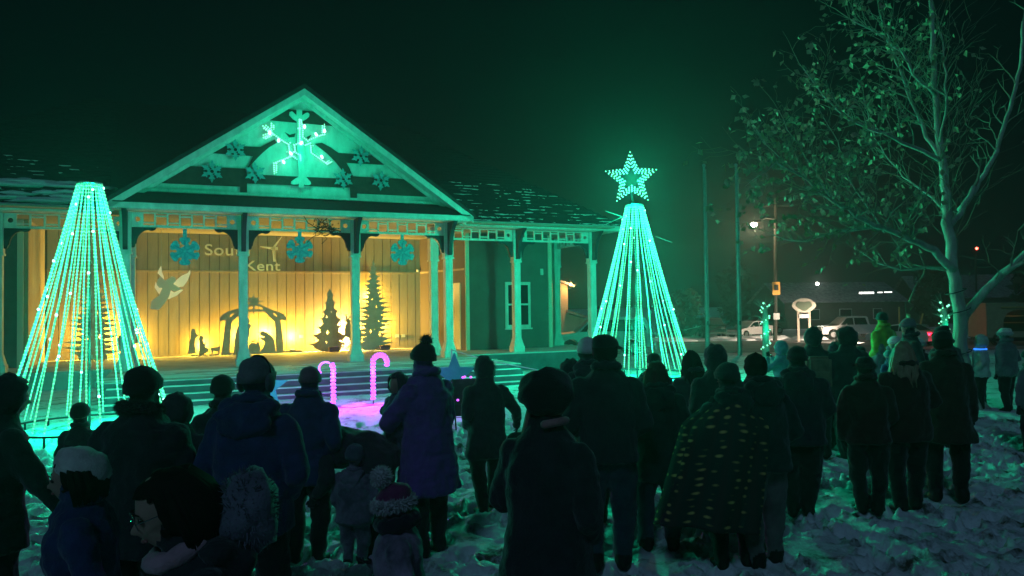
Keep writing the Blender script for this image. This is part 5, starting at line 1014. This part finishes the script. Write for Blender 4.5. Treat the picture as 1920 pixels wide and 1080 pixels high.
o, T, HT = person(-1.09, 6.05, 1.62, 72, 'person in black bending far over towards the small child', BLK, BPANT, lean=78, hood=(BLK,), hem=.46, fat=1.1, arms=('reach', 'reach'), nod=12, knees=.02)
person(-1.25, 5.87, .95, -8, 'toddler in a mottled snowsuit and knit hat standing by the bending person', CAMO, CAMO, hs=1.42, hat=('beanie', cloth('slate_knit', (.10, .11, .15)), cloth('slate_knit', (.10, .11, .15))), fat=1.25, hem=.40, arms=('side', 'side'), fold=.012)
o, T, HT = person(-0.588, 3.818, 1.12, 96, 'child in a magenta hat with white fur brim and big white pompom facing left', CAMO2, CAMO2, hs=1.28, hat=('pom', KMAR, FURW, FURW, (0, .030, .178)), face=True, fat=1.25, hem=.34, nod=6, turn=4, fold=.014, arms=('pocket', 'chest'))
b = MB()
for i in range(26): q = 2*PI*i/26; b.fur(HT((.054*math.cos(q), .063*math.sin(q), .082)), (.020, .020, .026), 70, .020, wid=.005)
b.build('fur_brim', FURW, o)
b = MB(); b.smooth = True; b.ball(HT((0, .030, .178)), .050, 14, 10, .15); b.smooth = False; b.fur(HT((0, .030, .178)), .048, 420, .018, wid=.005); b.build('pompom_tuft', FURW, o)
ringtube(T, 1.12, .84, .074, .074, .034, cloth('dark_scarf', (.02, .015, .03)), 'scarf', o)
o, T, HT = person(-0.7, 6.15, 1.72, 52, 'man in a dark pompom hat and long coat painted with purple lens flare carrying a baby', FLARC, BPANT, hat=('pom', KBLK, KBLK, KBLK, (0, -.030, .160)), hem=.30, flare=.03, fat=1.12, arms=(((.17, .06, .63), (.06, .19, .60)), ((.165, .05, .63), (.02, .18, .56))), quilt=.006)
bx, by, hx = -0.941, 6.15, 1.135
person(bx, by, .74, 150, 'baby in a patterned snowsuit held against the man with the pompom hat', cloth('patterned_snowsuit', (.11, .10, .16), noise_s=22, tint=(.02, .02, .04), amount=.9), cloth('patterned_snowsuit', (.11, .10, .16)), hs=1.65, hood=(CHAR,), fat=1.35, hem=.36, arms=('chest', 'chest'), cat='baby', z=hx-.42, vox=.014)
o, T, HT = person(-0.27, 7.4, 1.52, 24, 'woman in a hooded thigh length coat striding past the easel sign with a bag', BLK, BPANT, hood=(BLK, FURD), hem=.36, flare=.02, fat=1.06, step=.07, arms=('pocket', ((.20, .02, .64), (.27, .12, .53))))
bag = tag(MB().loft([((0, 0, -.34), .12, .06), ((0, 0, -.20), .13, .07), ((0, 0, -.06), .10, .05), ((0, 0, -.03), .06, .02)], 14).build('shopping_bag', BLK, None, (0, 0, 0)), 'dark cloth bag hanging from the striding woman\'s hand', 'bag')
bag.location = o.matrix_basis @ T(Vector((.27*1.52, .14*1.52, .49*1.52))); bag.rotation_euler = (0, 0, .6)
o, T, HT = person(0.147, 3.559, 1.70, -28, 'woman in a slouchy black hat and long black coat with a pink collar, centre foreground', BLK, BPANT, hair=('short', HAIRL), hem=.24, flare=.055, fat=1.0, arms=('chest', 'pocket'), hs=1.05, nod=4, collar=False)
b = MB(); b.smooth = True; b.ball(HT((-.004, -.016, .092)), (.128, .145, .118), 26, 18, .18); b.build('slouchy_hat', KBLK, o)
b = MB(); b.smooth = True
for i in range(40): a = random.uniform(.75, 1.15)*PI; b.tube([HT((.046*math.cos(a), .052*math.sin(a), .07)), HT((.056*math.cos(a), .06*math.sin(a), .02)), HT((.066*math.cos(a)+random.uniform(-.012, .012), .05*math.sin(a)+.02, -.04)), HT((.074*math.cos(a)+random.uniform(-.02, .02), .03, -.075))], [.014, .016, .012, .003], 5)
b.build('loose_hair', HAIRL, o)
b = MB(); b.smooth = True; b.tube([T(Vector((.056*1.7*math.cos(q), .058*1.7*math.sin(q)-.02, (.858+.012*math.cos(q))*1.7))) for q in np.linspace(-1.35, .6, 16)], [.010]+[.019]*14+[.010], 8); b.build('pink_collar', cloth('pink_collar', (.55, .26, .26)), o)
person(0.696, 6.835, 1.72, 10, 'person in a cream ribbed knit hat half hidden behind the man in the dark cap', CHAR, hat=('beanie', KWHT, KWHT), hem=.45)
person(0.547, 7.088, 1.50, -14, 'person in a plain dark hood between the black slouchy hat and the cream ribbed hat', BLK, hood=(BLK,), hem=.40)
person(0.71, 5.72, 1.80, -6, 'tall man in a dark cap, short black jacket and faded jeans', BLK, JEAN, hat=('cap', KBLK), hair=('short', HAIRD), turn=-35, fat=1.08, hem=.47, arms=('pocket', 'pocket'), stance=.06)
o, T, HT = person(1.18, 6.15, 1.56, -4, 'woman with long loose hair and a dark coat before the right cone tree', DGRN, JEAN, hair=('long', HAIRB), hem=.38, fat=1.05)
person(1.669, 8.821, 1.44, 0, 'child in a knit hat with hands raised, just behind the woman with long loose hair', BLK, hat=('beanie', KBLK), arms=('phone', 'phone'))
person(1.831, 7.521, 1.56, 14, 'person with dark bobbed hair at the right foot of the right cone tree', CHAR, hair=('long', HAIRD), hem=.44)
person(1.902, 6.955, 1.63, 6, 'person in a tall dark hood standing under the left flagpole', DGRN, hood=(BLK,), hem=.40, fat=1.05)
o, T, HT = person(1.66, 5.73, 1.56, 8, 'woman wrapped in a dark blanket with a yellow dotted pattern', DGRN, BPANT, hat=('beanie', cloth('dark_green_knit', (.03, .07, .055)), cloth('dark_green_knit', (.03, .07, .055))), hem=.40, fat=1.06)
BL = bpy.data.materials.new('dotted_blanket'); BL.use_nodes = True; nt = BL.node_tree; p = nt.nodes['Principled BSDF']; p.inputs['Roughness'].default_value = .9; uvn = nt.nodes.new('ShaderNodeUVMap'); mp = nt.nodes.new('ShaderNodeMapping'); mp.inputs['Scale'].default_value = (10, 18, 1); nt.links.new(uvn.outputs[0], mp.inputs[0])
vo = nt.nodes.new('ShaderNodeTexVoronoi'); vo.inputs['Scale'].default_value = 1; vo.inputs['Randomness'].default_value = .3; nt.links.new(mp.outputs[0], vo.inputs['Vector']); cr = nt.nodes.new('ShaderNodeValToRGB'); cr.color_ramp.interpolation = 'EASE'
cr.color_ramp.elements[0].position = .10; cr.color_ramp.elements[0].color = (.80, .62, .18, 1); cr.color_ramp.elements[1].position = .30; cr.color_ramp.elements[1].color = (.015, .035, .028, 1); nt.links.new(vo.outputs['Distance'], cr.inputs[0])
wv = nt.nodes.new('ShaderNodeTexWave'); wv.inputs['Scale'].default_value = 3.1; wv.bands_direction = 'X'; nt.links.new(uvn.outputs[0], wv.inputs['Vector']); mx = nt.nodes.new('ShaderNodeMix'); mx.data_type = 'RGBA'; mx.inputs['Factor'].default_value = .18
c2 = nt.nodes.new('ShaderNodeValToRGB'); c2.color_ramp.elements[0].position = .6; c2.color_ramp.elements[0].color = (.012, .03, .025, 1); c2.color_ramp.elements[1].position = .9; c2.color_ramp.elements[1].color = (.12, .02, .02, 1); nt.links.new(wv.outputs['Fac'], c2.inputs[0])
nt.links.new(cr.outputs[0], mx.inputs['A']); nt.links.new(c2.outputs[0], mx.inputs['B']); nt.links.new(mx.outputs['Result'], p.inputs['Base Color'])
nu, nv = 44, 40; V = []; UV = []
for j in range(nv+1):
    v = j/nv
    for i in range(nu+1):
        u = i/nu; a = PI*(.86+1.30*u); R = (.105+.15*ramp(v, 0, .25)+.075*v)*1.0+1.0*.036*math.sin(u*26+v*2.2)*(.2+v)+.01*math.sin(u*61+v*5); zz = 1.36-1.02*v+.06*math.sin(u*5)*v
        zz -= .06*abs(math.cos(a))*(1-v)
        V.append(T(Vector((R*1.12*math.cos(a)-.22*v, R*.82*math.sin(a)-.02, max(zz, .22))))); UV.append((u, v))
F4 = [(j*(nu+1)+i, j*(nu+1)+i+1, (j+1)*(nu+1)+i+1, (j+1)*(nu+1)+i) for j in range(nv) for i in range(nu)]
me = bpy.data.meshes.new('blanket'); me.from_pydata([tuple(q) for q in V], [], F4); uvl = me.uv_layers.new(name='UVMap')
for l in me.loops: uvl.data[l.index].uv = UV[l.vertex_index]
me.polygons.foreach_set('use_smooth', [True]*len(F4)); me.materials.append(BL); me.update(); bm = bmesh.new(); bm.from_mesh(me); bmesh.ops.solidify(bm, geom=bm.faces[:], thickness=.016); bm.to_mesh(me); bm.free(); link('blanket', me, o)
person(1.911, 5.759, 1.64, 16, 'person with short dark hair and pale trousers beside the dotted blanket', DGRN, TANPT, hair=('short', HAIRD), hem=.46, fat=1.08)
o, T, HT = person(2.69, 7.08, 1.60, -20, 'stout person in a dark knit hat standing apart in the right middle', BLK, BPANT, hat=('beanie', KBLK), fat=1.24, hem=.44, arms=('pocket', 'pocket'))
o, T, HT = person(4.42, 10.22, 1.31, 20, 'child in a dusky pink coat holding up a thin green light wand', PNKC, BPANT, hs=1.16, hat=('beanie', KBLK), hem=.44, fat=1.1, arms=(((.2, .06, .66), (.24, .16, .76)), 'pocket'))
wd_ = MB().tube([(0, 0, 0), (-.46, .02, -.07)], .011, 7); hp = o.matrix_basis @ T(Vector((-.27*1.31, .2*1.31, .735*1.31*.98))); tag(wd_.build('light_wand', mat('wand_glow', (.2, .6, .3), .4, emit=(.10, 1, .40), strength=1.3), None, hp), 'thin glowing green wand held by the child in the pink coat', 'light wand')
person(3.36, 7.12, 1.50, -12, 'person in a maroon coat and dark hat, arm hanging down, right middle', MAR, BPANT, hat=('furhat', KBLK, FURD), hem=.46, fat=1.06, arms=('side', 'pocket'))
person(3.78, 7.23, 1.64, 4, 'woman with long fair hair down the back of a dark maroon coat', MAR, BPANT, hair=('long', HAIRL), hem=.42, fat=1.12)
person(4.35, 7.53, 1.72, -10, 'tall person in a dark cap and long wide coat left of the bare tree', BRNC, BPANT, hat=('cap', KBLK), hair=('short', HAIRD), hem=.36, flare=.035, fat=1.0, arms=('pocket', 'side'))
o, T, HT = person(7.94, 12.7, 1.26, 60, 'child in a pale hooded jacket with a blue collar light beside the tree trunk', PALEC, BPANT, hs=1.18, hood=(PALEC,), hem=.46, fat=1.1)
b = MB(); b.smooth = True; b.tube([T(Vector((.095*math.cos(2*PI*i/20), .09*math.sin(2*PI*i/20), .84*1.26*.97))) for i in range(21)], .014, 6, False); b.build('glow_necklace', mat('blue_glow', (.1, .2, .6), .4, emit=(.03, .22, 1), strength=1.5), o)
person(8.24, 12.49, 1.40, 30, 'person in a pale furry hat and grey coat right of the pale hooded child', GRYC, BPANT, hs=1.1, hat=('furhat', KWHT, FURW), hem=.44, fat=1.15, arms=('side', 'pocket'))
person(6.73, 9.71, 1.36, 20, 'person with a pale sleeve cut off by the right edge of the view', GRYC, BPANT, hat=('beanie', KBLK), hem=.44, arms=('side', 'side'))
# further back
o, T, HT = person(4.235, 11.766, 1.30, 40, 'child in a teal hood holding up a phone beside the wrapped trunk', KTEAL, BPANT, hs=1.15, hood=(KTEAL,), arms=('phone', 'phone'))
o, T, HT = person(3.889, 9.682, 1.68, -8, 'tall person in black with a tan backpack behind the pink coated child', BLK, hood=(BLK,), hem=.42, fat=1.1)
bp_ = MB().box((0, -.235, 1.12), (.30, .16, .42)).build('backpack', cloth('tan_canvas', (.22, .17, .11)), o); bevel(bp_, .04, 3); MB().box((0, -.325, 1.05), (.22, .05, .18)).build('backpack_pocket', cloth('tan_canvas', (.22, .17, .11)), o)
person(4.298, 9.576, 1.68, 6, 'person in a dark parka with a pale green fur trimmed hood', BLK, hood=(BLK, FURG), hem=.40, fat=1.16)
person(6.38, 12.838, 1.66, 25, 'marshal in a bright yellow green hi vis jacket before the white pickup', YEL, BPANT, hat=('beanie', KBLK), hem=.45, fat=1.12)
person(5.818, 10.939, 1.70, 80, 'man in a grey knit hat facing left in front of the white sedan', BLK, hat=('beanie', KGREY, KGREY), hem=.44, face=True)
person(6.221, 12.705, 1.15, -20, 'small child in a grey hood among the far crowd', GRYC, hs=1.2, hood=(GRYC,))
person(6.21, 12.063, 1.32, 40, 'child in a cream knit hat left of the grey hatted man', CHAR, hs=1.15, hat=('beanie', KWHT, KWHT))
person(6.234, 12.378, 1.06, 10, 'small child in a pale hat in front of the hi vis marshal', NAVY, hs=1.25, hat=('pom', KTEAL, KTEAL, FURW))
person(6.537, 12.048, 1.30, -30, 'child in a pale fur hat between the long fair hair and the cap', BLK, hs=1.15, hat=('furhat', KWHT, FURW))
person(5.915, 10.172, 1.66, 15, 'person in a flat dark cap behind the long wide coat', CHAR, hat=('cap', KBLK), hem=.44)
person(5.458, 11.766, 1.20, 20, 'child in a teal jacket behind the maroon coat', KTEAL, hs=1.18, hat=('beanie', KBLK))
person(4.337, 10.074, 1.45, -40, 'person in a dark hood behind the pink coated child', CHAR, hood=(CHAR,))

# ---------------------------------------------------------------- cold hazy air lit by the cone trees
hz = MB().span((-75, -6, -2.4), (95, 130, 12)).mesh('haze', DARKM); hz.materials.clear()
HM = bpy.data.materials.new('cold_haze'); HM.use_nodes = True; nt = HM.node_tree; nt.nodes.remove(nt.nodes['Principled BSDF']); vp = nt.nodes.new('ShaderNodeVolumePrincipled')
vp.inputs['Color'].default_value = (.85, .95, .95, 1); vp.inputs['Density'].default_value = HAZE; vp.inputs['Anisotropy'].default_value = .68
nt.links.new(vp.outputs[0], nt.nodes['Material Output'].inputs['Volume']); hz.materials.append(HM); tag(link('haze', hz), 'cold hazy night air glowing green around the lights', kind='stuff')
bpy.data.scenes.remove(WS)
